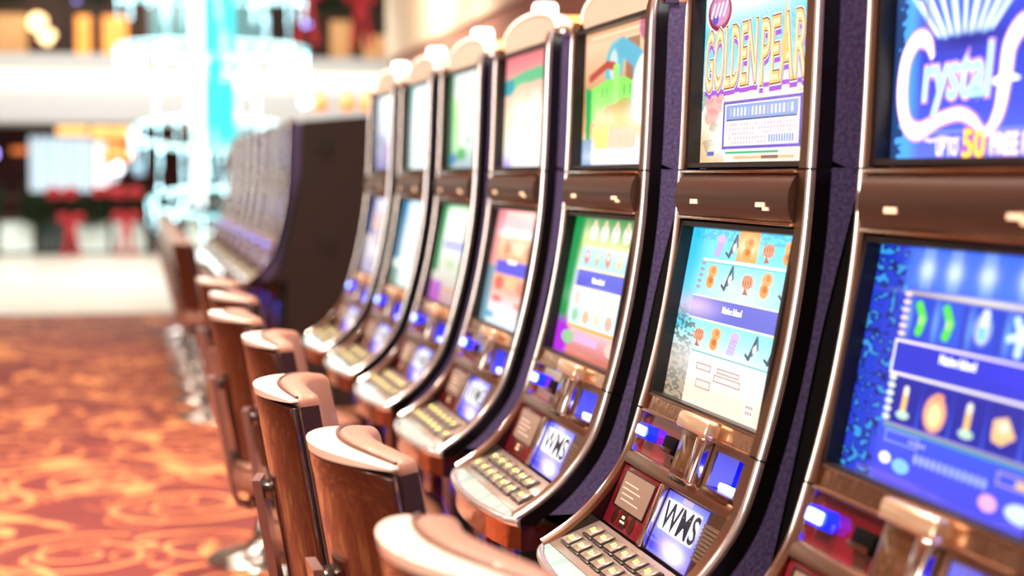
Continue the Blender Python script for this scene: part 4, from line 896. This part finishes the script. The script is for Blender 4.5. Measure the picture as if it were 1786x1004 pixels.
# ------------------------------------------------------------------ setting
def structure(name, bm, m, **k): return tag(finish(bm, name, m, None, **k), kind='structure')
def carpet_mat():
    m = bpy.data.materials.new('scroll_carpet'); m.use_nodes = True; n = m.node_tree; b = n.nodes['Principled BSDF']; L = n.links
    def N(t, **k):
        x = n.nodes.new(t)
        for a, v in k.items(): setattr(x, a, v)
        return x
    def MA(op, a, b_=None, c=None):
        x = N('ShaderNodeMath', operation=op)
        for i, v in enumerate((a, b_, c)):
            if v is None: continue
            if isinstance(v, (int, float)): x.inputs[i].default_value = v
            else: L.new(v, x.inputs[i])
        return x.outputs[0]
    tcn = N('ShaderNodeTexCoord')
    mp = N('ShaderNodeMapping'); L.new(tcn.outputs['Object'], mp.inputs[0])
    nz = N('ShaderNodeTexNoise'); nz.inputs['Scale'].default_value = 1.3; nz.inputs['Detail'].default_value = 1.0; L.new(mp.outputs[0], nz.inputs['Vector'])
    sb = N('ShaderNodeVectorMath', operation='SUBTRACT'); L.new(nz.outputs['Color'], sb.inputs[0]); sb.inputs[1].default_value = (.5, .5, .5)
    scl = N('ShaderNodeVectorMath', operation='SCALE'); L.new(sb.outputs[0], scl.inputs[0]); scl.inputs['Scale'].default_value = 0.16
    ad = N('ShaderNodeVectorMath', operation='ADD'); L.new(mp.outputs[0], ad.inputs[0]); L.new(scl.outputs[0], ad.inputs[1])
    P = ad.outputs[0]
    def spiral(scale, turns, arms, off, rmax, wline):
        mp2 = N('ShaderNodeMapping'); L.new(P, mp2.inputs[0]); mp2.inputs['Location'].default_value = off
        vo = N('ShaderNodeTexVoronoi', voronoi_dimensions='2D'); vo.inputs['Scale'].default_value = scale; vo.inputs['Randomness'].default_value = 0.75; L.new(mp2.outputs[0], vo.inputs['Vector'])
        d = N('ShaderNodeVectorMath', operation='SUBTRACT'); L.new(mp2.outputs[0], d.inputs[0]); L.new(vo.outputs['Position'], d.inputs[1])
        s = N('ShaderNodeSeparateXYZ'); L.new(d.outputs[0], s.inputs[0])
        ang = MA('ARCTAN2', s.outputs[1], s.outputs[0])
        r = MA('SQRT', MA('ADD', MA('MULTIPLY', s.outputs[0], s.outputs[0]), MA('MULTIPLY', s.outputs[1], s.outputs[1])))
        sc_ = N('ShaderNodeSeparateColor'); L.new(vo.outputs['Color'], sc_.inputs[0])
        sg = MA('SUBTRACT', MA('MULTIPLY', MA('GREATER_THAN', sc_.outputs[0], 0.5), 2.0), 1.0)
        ph = MA('ADD', MA('MULTIPLY', r, turns), MA('MULTIPLY', MA('MULTIPLY', ang, sg), arms/(2*PI)))
        ph = MA('ADD', ph, sc_.outputs[1])
        fr = MA('FRACT', ph); tri = MA('ABSOLUTE', MA('SUBTRACT', fr, 0.5))
        # line grows thicker away from the scroll's eye
        wd_ = MA('ADD', wline, MA('MULTIPLY', r, 0.14))
        ln = MA('LESS_THAN', tri, wd_)
        mk = N('ShaderNodeMapRange'); L.new(MA('SUBTRACT', wd_, tri), mk.inputs[0]); mk.inputs[1].default_value = -0.03; mk.inputs[2].default_value = 0.05
        ins = N('ShaderNodeMapRange'); L.new(r, ins.inputs[0]); ins.inputs[1].default_value = rmax; ins.inputs[2].default_value = rmax*0.93
        return MA('MULTIPLY', mk.outputs[0], ins.outputs[0])
    s1 = spiral(1.25, 5.6, 1, (0, 0, 0), 0.42, 0.07)
    s2 = spiral(2.3, 10.5, 1, (3.3, 1.7, 0), 0.17, 0.09)
    # long sweeping stems and leaves
    wv = N('ShaderNodeTexNoise'); wv.inputs['Scale'].default_value = 0.9; wv.inputs['Detail'].default_value = 0.5; wv.inputs['Distortion'].default_value = 1.6; L.new(P, wv.inputs['Vector'])
    st = MA('ABSOLUTE', MA('SUBTRACT', MA('FRACT', MA('MULTIPLY', wv.outputs['Fac'], 4.0)), 0.5))
    n2 = N('ShaderNodeTexNoise'); n2.inputs['Scale'].default_value = 2.6; n2.inputs['Detail'].default_value = 1; L.new(P, n2.inputs['Vector'])
    wmod = MA('SUBTRACT', MA('MULTIPLY', MA('POWER', n2.outputs['Fac'], 4.0), 1.3), 0.02)
    stem = N('ShaderNodeMapRange'); L.new(MA('SUBTRACT', MA('ADD', wmod, 0.0), st), stem.inputs[0]); stem.inputs[1].default_value = -0.02; stem.inputs[2].default_value = 0.05
    stemm = stem.outputs[0]
    line = MA('MAXIMUM', MA('MAXIMUM', s1, MA('MULTIPLY', s2, 0.7)), stemm)
    fine = N('ShaderNodeTexNoise'); fine.inputs['Scale'].default_value = 3.5; fine.inputs['Detail'].default_value = 2; L.new(mp.outputs[0], fine.inputs['Vector'])
    base = N('ShaderNodeMix', data_type='RGBA'); L.new(fine.outputs['Fac'], base.inputs[0]); base.inputs[6].default_value = (*lin('520806'), 1); base.inputs[7].default_value = (*lin('74140c'), 1)
    inkr = N('ShaderNodeMix', data_type='RGBA'); L.new(n2.outputs['Fac'], inkr.inputs[0]); inkr.inputs[6].default_value = (*lin('ac4a1a'), 1); inkr.inputs[7].default_value = (*lin('e0985a'), 1)
    mx = N('ShaderNodeMix', data_type='RGBA'); L.new(line, mx.inputs[0]); L.new(base.outputs[2], mx.inputs[6]); L.new(inkr.outputs[2], mx.inputs[7])
    L.new(mx.outputs[2], b.inputs['Base Color']); b.inputs['Roughness'].default_value = 0.85
    b.inputs['Sheen Weight'].default_value = 0.06; b.inputs['Sheen Tint'].default_value = (1.0, 0.75, 0.68, 1)
    return m
bm = bmesh.new(); box(bm, -8, 3.0, -3, 17.75, -0.1, 0.0); structure('floor', bm, carpet_mat(), smooth=False)
MARB = mat('pale_marble', 'f0ece0', 0.28, vary=((0.6, 0.6, 0.6), 0.5, 'e0dccc'))
bm = bmesh.new(); box(bm, -12, 9, 17.80, 31.4, -0.1, 0.0); structure('floor', bm, MARB, smooth=False)
bm = bmesh.new(); box(bm, -12, 9, 17.75, 17.80, -0.1, 0.012); structure('trim_1', bm, mat('threshold_stone', '8a7a6c', 0.4), smooth=False)
WB = mat('brown_wall_paint', 'b07c6a', 0.75); WC = mat('cream_paint', 'f6dcc0', 0.7); CEIL = mat('ceiling_cream', 'e8d6c4', 0.8)
bm = bmesh.new(); box(bm, 3.0, 3.2, -3, 19.3, -0.1, 2.80); structure('wall_right', bm, WB, smooth=False)
bm = bmesh.new(); box(bm, 2.96, 3.2, -3, 19.3, 2.80, 3.60); structure('wall_right', bm, WC, smooth=False)
bm = bmesh.new(); box(bm, -8, 3.2, -3, 19.2, 3.62, 3.72); structure('ceiling', bm, CEIL, smooth=False)
GLOW = mat('downlight_glow', 'fff4e4', 0.4, emit='ffe8d0', es=14)
LR = mat('downlight_ring', 'd8ccc0', 0.3, 0.8)
for i, (x, y) in enumerate(DOWN):
    r = empty('ceiling_downlight', (x, y, 3.62), 'round recessed ceiling downlight with a metal ring, above the picture, out of sight', 'ceiling light', 'recessed ceiling downlights')
    bm = bmesh.new(); lathe(bm, [(0.13, -0.012), (0.13, 0.0), (0.105, 0.0), (0.10, -0.012)], 24); finish(bm, 'ring', LR, r)
    bm = bmesh.new(); lathe(bm, [(0.099, -0.006), (0.099, -0.002)], 24); finish(bm, 'diffuser', GLOW, r)

# upper gallery edge: a long pale fascia with a lit cove
FASC = mat('fascia_white', 'd4dadc', 0.5)
bm = bmesh.new()
pr = [(33.0, 2.42), (32.9, 2.45), (32.85, 2.9), (32.9, 3.05), (33.05, 3.12), (33.05, 3.42), (32.75, 3.46), (32.7, 3.72), (33.0, 3.76), (34.8, 3.76), (34.8, 2.42)]
a = [bm.verts.new((-9, y, z)) for y, z in pr]; b = [bm.verts.new((9, y, z)) for y, z in pr]
bm.faces.new(a); bm.faces.new(b[::-1])
for i in range(len(pr)): bm.faces.new((a[i], a[(i+1) % len(pr)], b[(i+1) % len(pr)], b[i]))
structure('trim_2', bm, FASC, angle=25)
bm = bmesh.new(); box(bm, -9, 9, 32.98, 33.04, 3.16, 3.40); tag(finish(bm, 'cove_light', mat('cove_glow', 'fff0d0', 0.5, emit='ffeccc', es=1.8)), 'long warm white light strip recessed along the gallery fascia', 'light strip')
# upper gallery back wall
GBR = mat('gallery_brown', '4a3022', 0.6, vary=((0.9, 1, 0.3), 0.9, '2c1c18')); 
bm = bmesh.new(); box(bm, -9, 9, 36.0, 36.2, 3.7, 8.2); structure('wall_upper', bm, GBR, smooth=False)
bm = bmesh.new(); box(bm, -9, 9, 33, 36.2, 7.6, 7.8); structure('ceiling', bm, CEIL, smooth=False)
def panel_thing(name, x0, x1, z0, z1, y, m, label, cat, group=None, d=0.06, frame=True):
    r = empty(name, ((x0+x1)/2, y, z0), label, cat, group)
    X, Zh = (x1-x0)/2, z1-z0
    bm = bmesh.new(); box(bm, -X, X, -d, 0, 0, Zh, min(0.02, d/3)); finish(bm, 'panel', m, r)
    if frame:
        bm = bmesh.new()
        for q in ((-X-.03, -X, -.02, Zh+.02), (X, X+.03, -.02, Zh+.02)): box(bm, q[0], q[1], -d-.01, 0, q[2], q[3])
        box(bm, -X, X, -d-.01, 0, Zh, Zh+.03); box(bm, -X, X, -d-.01, 0, -.03, 0); finish(bm, 'surround', mat('shop_bronze', '7a4a30', 0.4, 0.5), r)
    return r
AMB = mat('amber_window_light', 'ffb060', 0.5, emit='ffa648', es=1.0, vary=((6, 1, 2), 0.8, 'c87028')); AMB2 = mat('amber_shade', 'ffd8a0', 0.5, emit='ffd49a', es=3.0)
BEI = mat('beige_window', 'c8a070', 0.5, emit='d89a60', es=0.55); TEA = mat('teal_glass', '6a9a9c', 0.2, emit='88b8c0', es=0.35)
DKW = mat('dark_glass', '241c1c', 0.15)
for x0, x1, z0, z1, m_, lb in ((-2.6, -1.95, 3.9, 4.75, AMB.copy() and BEI, 'dim brown shop window at the left end of the upper gallery'), (-0.98, -0.68, 3.9, 4.75, AMB, 'narrow amber shop window on the upper gallery left of the chandelier'),
                               (-0.44, 0.06, 3.9, 4.75, AMB, 'wide amber shop window on the upper gallery touching the chandelier'), (4.3, 4.75, 3.85, 4.75, BEI, 'beige lit shop window on the upper gallery right of the chandelier'),
                               (5.0, 5.6, 3.85, 4.45, BEI, 'wide beige shop window on the upper gallery beside the cream wall'), (0.5, 2.9, 3.9, 5.3, TEA, 'grey teal glass shopfront on the upper gallery behind the chandelier')):
    panel_thing('shop_window', x0, x1, z0, z1, 35.98, m_, lb, 'shop window', 'upper gallery shop windows')
def globe(name, x, y, z, r, m, label, drop=0.3, group=None, cat='lamp'):
    drop = (7.6 if y < 40 else 2.85)-z-r
    o = empty(name, (x, y, z), label, cat, group)
    bm = bmesh.new(); ball(bm, (0, 0, 0), r, 20, 12); finish(bm, 'globe', m, o)
    bm = bmesh.new(); tube(bm, [(0, 0, r*.9), (0, 0, r+drop)], 0.008, 6); finish(bm, 'cord', BLACKM, o)
WG = mat('white_globe', 'ffffff', 0.4, emit='f0f4ff', es=3.5); VG = mat('violet_globe', 'b0a0ff', 0.4, emit='a898ff', es=4.0); BG_ = mat('blue_globe', '88a0ff', 0.4, emit='7c9cff', es=5.0)
globe('pendant_lamp', -1.72, 35.5, 4.55, 0.19, AMB2, 'large warm square-looking lamp glowing on the upper gallery at left', 0.6)
for k, (x, z) in enumerate(((-1.60, 4.22), (-1.43, 4.24), (-1.48, 4.10))):
    globe('pendant_lamp', x, 35.0-k*0.4, z, 0.09, AMB2, ['left lamp of the small warm cluster below the large gallery lamp', 'right lamp of the small warm cluster below the large gallery lamp', 'lowest lamp of the small warm cluster below the large gallery lamp'][k], 0.2, 'small warm lamps')
globe('pendant_lamp', 3.58, 34.4, 4.52, 0.05, BG_, 'left of two touching blue lamps on the upper gallery right of the chandelier', 0.3, 'blue gallery lamps')
globe('pendant_lamp', 3.72, 34.4, 4.53, 0.05, BG_, 'right of two touching blue lamps on the upper gallery right of the chandelier', 0.3, 'blue gallery lamps')
globe('pendant_lamp', -0.9, 34.3, 4.9, 0.05, VG, 'small violet lamp near the top edge on the upper gallery', 0.3)
# garlands
GREEN = mat('pine_green', '2c4420', 0.8, vary=((8, 8, 8), 0.9, '141c10')); BOWR = mat('red_ribbon', 'b01c28', 0.5, emit='b01c28', es=0.0); RAILB = mat('rail_brown', '3c1c12', 0.4)
def garland(x0, x1, y, z, r, sag, label, n=420, lower=False):
    bm = bmesh.new(); g = random.Random(int(x0*100)+5)
    for k in range(n):
        t = g.random(); x = x0+(x1-x0)*t; zz = z-sag*math.sin(PI*t); a = g.random()*2*PI; rr = r*math.sqrt(g.random())
        c = Vector((x, y+math.cos(a)*rr*.7, zz+math.sin(a)*rr)); d = Vector((g.uniform(-1, 1), g.uniform(-1, 1), g.uniform(-.8, .8))).normalized()*0.10; s_ = d.cross(Vector((0, 0, 1))).normalized()*0.022
        v = [bm.verts.new(c-d), bm.verts.new(c+s_), bm.verts.new(c+d), bm.verts.new(c-s_+Vector((0, 0, .015)))]; bm.faces.new(v)
    o = finish(bm, 'foliage', GREEN, None, smooth=False)
    r0 = empty('pine_garland', ((x0+x1)/2, y, z), label, 'garland', 'garlands on the rail'); o.parent = r0; o.location = (-(x0+x1)/2, -y, -z)
    if lower:
        bm = bmesh.new()
        for k in range(n//2):
            t = g.random(); c = Vector(((x1-x0)*(t-.5), g.uniform(-.06, .06), -0.20-0.20*math.sin(PI*t)+g.uniform(-.14, .10))); d = Vector((g.uniform(-1, 1), g.uniform(-.5, .5), g.uniform(-.8, .8))).normalized()*0.10; s_ = d.cross(Vector((0, 0, 1))).normalized()*0.022
            bm.faces.new([bm.verts.new(q) for q in (c-d, c+s_, c+d, c-s_+Vector((0, 0, .015)))])
        finish(bm, 'lower_swag', GREEN, r0, smooth=False)
    bm = bmesh.new(); tube(bm, [(x0+(x1-x0)*t-(x0+x1)/2, 0, -sag*math.sin(PI*t)) for t in np.linspace(0, 1, 14)], 0.05, 8); finish(bm, 'stem', GREEN, r0)
def bow(x, y, z, s, label, tails=True, grp='red bows'):
    r0 = empty('ribbon_bow', (x, y, z), label, 'bow', grp)
    for sg in (-1, 1):
        bm = bmesh.new(); tube(bm, [(0, 0, 0), (sg*.10*s, -.05*s, .09*s), (sg*.24*s, -.04*s, .08*s), (sg*.26*s, 0, -.03*s), (sg*.13*s, .02*s, -.06*s), (0, 0, 0)], [.03*s, .06*s, .08*s, .07*s, .05*s, .03*s], 8); finish(bm, 'loop', BOWR, r0)
        if tails:
            bm = bmesh.new(); pts = [(sg*.02*s, -.03, -.02), (sg*.08*s, -.06, -.35*s), (sg*.17*s, -.04, -.95*s)]
            for (p, q) in zip(pts, pts[1:]): hexa(bm, [(p[0]-.04*s, p[1], p[2]), (p[0]+.04*s, p[1], p[2]), (p[0]+.04*s, p[1]+.012, p[2]), (p[0]-.04*s, p[1]+.012, p[2]), (q[0]-.07*s, q[1], q[2]), (q[0]+.07*s, q[1], q[2]), (q[0]+.07*s, q[1]+.012, q[2]), (q[0]-.07*s, q[1]+.012, q[2])])
            finish(bm, 'tail', BOWR, r0, smooth=False)
    bm = bmesh.new(); ball(bm, (0, -.02, 0), .05*s, 12, 8); finish(bm, 'knot', BOWR, r0)
RY = 31.2
rail = empty('balustrade', (0, RY, 0), 'brown balustrade with pale glass panels at the far edge of the marble floor', 'balustrade')
bm = bmesh.new(); box(bm, -5, 1.9, -0.05, 0.05, 0.62, 0.72, 0.01); box(bm, -5, 1.9, -0.04, 0.04, 1.02, 1.07, 0.01); finish(bm, 'handrail', RAILB, rail)
GLP = mat('pale_glass_panel', 'dceee8', 0.15, emit='dff2ec', es=0.12); GLD = mat('dark_glass_panel', '3a4a48', 0.12)
for k, x in enumerate(np.arange(-4.9, 1.7, 0.66)):
    bm = bmesh.new(); box(bm, x+.02, x+.60, -0.012, 0.012, 0.06, 0.62, 0.004); finish(bm, 'glass_panel', GLD if k % 3 == 2 else GLP, rail)
    bm = bmesh.new(); box(bm, x-.04, x+.0, -0.03, 0.03, 0.0, 1.05, 0.004); finish(bm, 'post', RAILB, rail)
gx = [-4.6, -3.3, -2.0, -1.15, -0.1, 0.95, 1.85]
for k in range(6): garland(gx[k]+.16, gx[k+1]-.16, RY-0.25, 1.05, 0.17, 0.12, ['pine garland beyond the left picture edge', 'pine garland running off the left picture edge', 'pine garland left of the first red bow', 'thick pine garland between the two red bows', 'pine garland right of the second red bow', 'pine garland hidden behind the chandelier tip'][k], 520, True)
bow(-1.13, RY-0.48, 1.12, 0.85, 'red bow without tails on the garland at left', tails=False)
bow(-0.98, RY-0.48, 0.66, 0.75, 'red bow with long hanging tails, left one on the balustrade')
bow(-0.38, RY-0.48, 1.14, 0.75, 'small red bow high on the garland below the bright curtain', tails=False)
bow(-0.02, RY-0.48, 0.68, 0.80, 'red bow with long hanging tails, right one on the balustrade')
bow(0.02, RY-0.48, 1.12, 0.8, 'red bow high on the garland above the right ribbon tails', tails=False)
# upper garland
for k, (x0, x1) in enumerate(((-3.0, -1.4), (-1.4, 0.2), (3.2, 4.6), (4.6, 6.2))):
    garland(x0+.2, x1-.2, 32.6, 5.02 if k < 2 else 4.95, 0.22, 0.2, ['left upper gallery garland at the top left corner', 'upper gallery garland left of the chandelier', 'upper gallery garland right of the chandelier', 'upper gallery garland beside the cream wall'][k], 420)
for k, (x, z) in enumerate(((-1.9, 4.95), (-0.75, 4.95), (3.4, 4.9), (4.45, 4.85))):
    bow(x, 32.2, z, 1.0, ['red bow on the top left gallery garland', 'red bow on the gallery garland left of the chandelier', 'red bow on the gallery garland right of the chandelier', 'red bow between the two right gallery garlands'][k], tails=(k > 1), grp='gallery bows')
# lower shops beyond the drop
LW = mat('maroon_shop_wall', '4a1a14', 0.5, vary=((0.8, 1, 0.8), 0.8, '2a0e0c'))
bm = bmesh.new(); box(bm, -9, 9, 45.0, 45.2, -3, 3.4); structure('wall_far', bm, LW, smooth=False)
bm = bmesh.new(); box(bm, -9, 9, 34.8, 45.2, 2.85, 3.0); structure('ceiling', bm, mat('maroon_soffit', '5a2018', 0.5), smooth=False)
bm = bmesh.new(); box(bm, -12, 12, 31.6, 46, -3.1, -3.0); structure('floor', bm, MARB, smooth=False)
SIGN = mat('orange_sign_light', 'ffc070', 0.5, emit='ffbc68', es=1.7); CURT = mat('bright_curtain', 'e8f4f8', 0.5, emit='d4ebf6', es=0.62, vary=((9, 1, 0.2), 0.9, 'b8d4e4'))
panel_thing('light_box', -1.75, -0.95, 2.50, 2.76, 45.0, SIGN, 'left glowing orange light box above the lower shops', 'light box', 'orange light boxes')
panel_thing('light_box', -0.88, 0.28, 2.42, 2.76, 45.0, SIGN, 'right glowing orange light box above the lower shops', 'light box', 'orange light boxes')
# pleated lit curtain
cr_ = empty('curtain', (-1.65, 44.90, 1.02), 'tall bright bluish white pleated curtain in the lower shop', 'curtain')
bm = bmesh.new(); xs = np.linspace(-0.80, 0.80, 60); o1 = [bm.verts.new((x, 0.05*math.sin(x*28), 0)) for x in xs]; o2 = [bm.verts.new((x, 0.05*math.sin(x*28), 1.44)) for x in xs]; o3 = [bm.verts.new((x, 0.05*math.sin(x*28)+.02, 0)) for x in xs]; o4 = [bm.verts.new((x, 0.05*math.sin(x*28)+.02, 1.44)) for x in xs]
for i in range(59): bm.faces.new((o1[i], o1[i+1], o2[i+1], o2[i])); bm.faces.new((o3[i], o3[i+1], o4[i+1], o4[i])); bm.faces.new((o1[i], o1[i+1], o3[i+1], o3[i])); bm.faces.new((o2[i], o2[i+1], o4[i+1], o4[i]))
finish(bm, 'cloth', CURT, cr_)
bm = bmesh.new(); tube(bm, [(-.80, .0, 1.40), (.80, .0, 1.40)], 0.025, 8); box(bm, -.7, -.66, 0, .10, 1.38, 1.42); box(bm, .66, .70, 0, .10, 1.38, 1.42); finish(bm, 'curtain_rod', BRONZE, cr_)
panel_thing('light_box', -0.80, -0.52, 1.15, 2.30, 45.0, mat('white_lit_panel', 'ffffff', 0.5, emit='f4fcff', es=1.3), 'narrow white lit panel just right of the bright curtain', 'light box')
panel_thing('shelf_light', -2.9, -2.48, 2.0, 2.16, 45.0, mat('orange_shelf_glow', 'e07840', 0.5, emit='e07a40', es=0.9), 'dim orange glowing strip left of the bright curtain', 'light strip', None)
panel_thing('picture_panel', 0.20, 0.46, 1.45, 1.75, 45.0, mat('pale_blue_picture', 'a8d0e8', 0.5, emit='a8d4ec', es=0.9), 'small pale blue lit picture in the lower shop left of the chandelier', 'picture')
ORG = mat('orange_pendant_glow', 'ff9a50', 0.5, emit='ff9c58', es=1.6)
for k, (x, z, r_, m_) in enumerate(((-0.30, 2.05, .26, ORG), (0.02, 1.98, .16, ORG), (-0.52, 1.90, .13, ORG), (-0.38, 1.45, .20, mat('frosted_globe', 'f0f0f4', .4, emit='e8ecf4', es=.9)), (-0.20, 1.62, .13, WG), (-3.08, 1.95, .14, VG))):
    globe('pendant_lamp', x, 44.0-k*0.65, z, r_, m_, ['largest orange pendant glow beside the bright curtain', 'small orange pendant nearest the chandelier in the lower shop', 'small orange pendant touching the white lit panel', 'dull frosted globe low in the lower shop', 'bright silver globe just above the frosted one', 'violet white lamp at the left picture edge'][k], 0.4)
# ------------------------------------------------------------------ chandelier
CRYS = mat('lit_crystal', 'dffcff', 0.2, emit='c0f4ff', es=8.5); CYC = mat('cyan_light_column', '40d8e0', 0.3, emit='38d4dc', es=1.0); CRW = mat('white_light_tube', 'ffffff', 0.3, emit='e8ffff', es=1.6)
RINGM = mat('chandelier_ring', 'b8dce0', 0.2, 0.8, emit='9ce8f0', es=0.9); NVB = mat('navy_bowl', '0c1830', 0.15)
chn = empty('chandelier', (1.03, 20.4, 0.25), 'huge glowing cyan crystal chandelier with stacked rings hanging over the marble floor', 'chandelier')
zb = 0.25
bm = bmesh.new(); lathe(bm, [(0.26, 1.75-zb), (0.26, 5.2-zb)], 24); finish(bm, 'light_column', CYC, chn)
for k, a in enumerate((3.6, 4.15)):
    bm = bmesh.new(); tube(bm, [(0.27*math.cos(a), 0.27*math.sin(a), z) for z in (0.95-zb, 3.0-zb, 5.2-zb)], 0.024, 8); finish(bm, 'light_tube', CRW, chn)
RG = [(1.10, 3.56, 12, 0.06), (1.12, 2.97, 26, 0.15), (0.98, 1.95, 22, 0.22), (0.78, 1.12, 14, 0.20)]
nstr = 0
for R_, z, n_, tl in RG:
    bm = bmesh.new(); tube(bm, [(R_*math.cos(t), R_*math.sin(t), z-zb+tl*R_*math.sin(t)) for t in np.linspace(0, 2*PI, 48, endpoint=False)], 0.028, 8, closed=True); finish(bm, 'ring', RINGM, chn)
    for s_ in range(4):
        bm = bmesh.new(); t = PI/4+s_*PI/2; tube(bm, [(0.05*math.cos(t), 0.05*math.sin(t), z-zb), (R_*math.cos(t), R_*math.sin(t), z-zb+tl*R_*math.sin(t))], 0.010, 6); finish(bm, 'spoke', CHAIRCH, chn)
    step = n_//23+1
    for k in range(n_):
        t = 2*PI*k/n_; bm = bmesh.new(); nb = 1+(1 if k % 7 == 3 else 0); x, y = R_*math.cos(t), R_*math.sin(t)
        for j in range(nb): ball(bm, (x, y, z-zb-0.05-j*0.22+tl*R_*math.sin(t)), 0.010+0.012*random.random(), 8, 5)
        tube(bm, [(x, y, z-zb+tl*R_*math.sin(t)), (x, y, z-zb-0.05-nb*0.22+tl*R_*math.sin(t))], 0.0025, 4)
        if k % 2 == 0 or n_ < 30:
            o = finish(bm, 'crystal_strand', CRYS, chn); nstr += 1
        else:
            o = finish(bm, 'crystal_strand', CRYS, chn); nstr += 1
bm = bmesh.new()
for k in range(80):
    t = random.random()*2*PI; R_ = random.uniform(.3, 1.15); z = random.uniform(0.9, 4.6)
    if z < 2: R_ *= 0.6
    ball(bm, (R_*math.cos(t), R_*math.sin(t), z-zb), 0.008+0.018*random.random()**2, 8, 5)
    tube(bm, [(R_*math.cos(t), R_*math.sin(t), z-zb), (R_*math.cos(t), R_*math.sin(t), z-zb+0.5)], 0.0018, 4)
tag(finish(bm, 'loose_crystals', CRYS, chn), kind='stuff')
bm = bmesh.new(); lathe(bm, [(0.04, 0.52), (0.16, 0.56), (0.32, 0.66), (0.36, 0.82), (0.10, 0.86)], 28); finish(bm, 'navy_bowl', NVB, chn)
for k, (x, z0, z1, r_) in enumerate(((0.0, 0.10, 0.55, 0.075), (-0.14, 0.06, 0.32, 0.06), (0.15, 0.02, 0.22, 0.06), (0.05, 0.0, 0.10, 0.10))):
    bm = bmesh.new(); lathe(bm, [(r_*.3, z0), (r_, z0+.05), (r_, z1-.05), (r_*.4, z1)], 14, (x, 0, 0)); finish(bm, 'drop_crystal', CRW, chn)
bm = bmesh.new(); tube(bm, [(0, 0, 5.2-zb), (0, 0, 9.0)], 0.03, 8); finish(bm, 'suspension_rod', RINGM, chn)
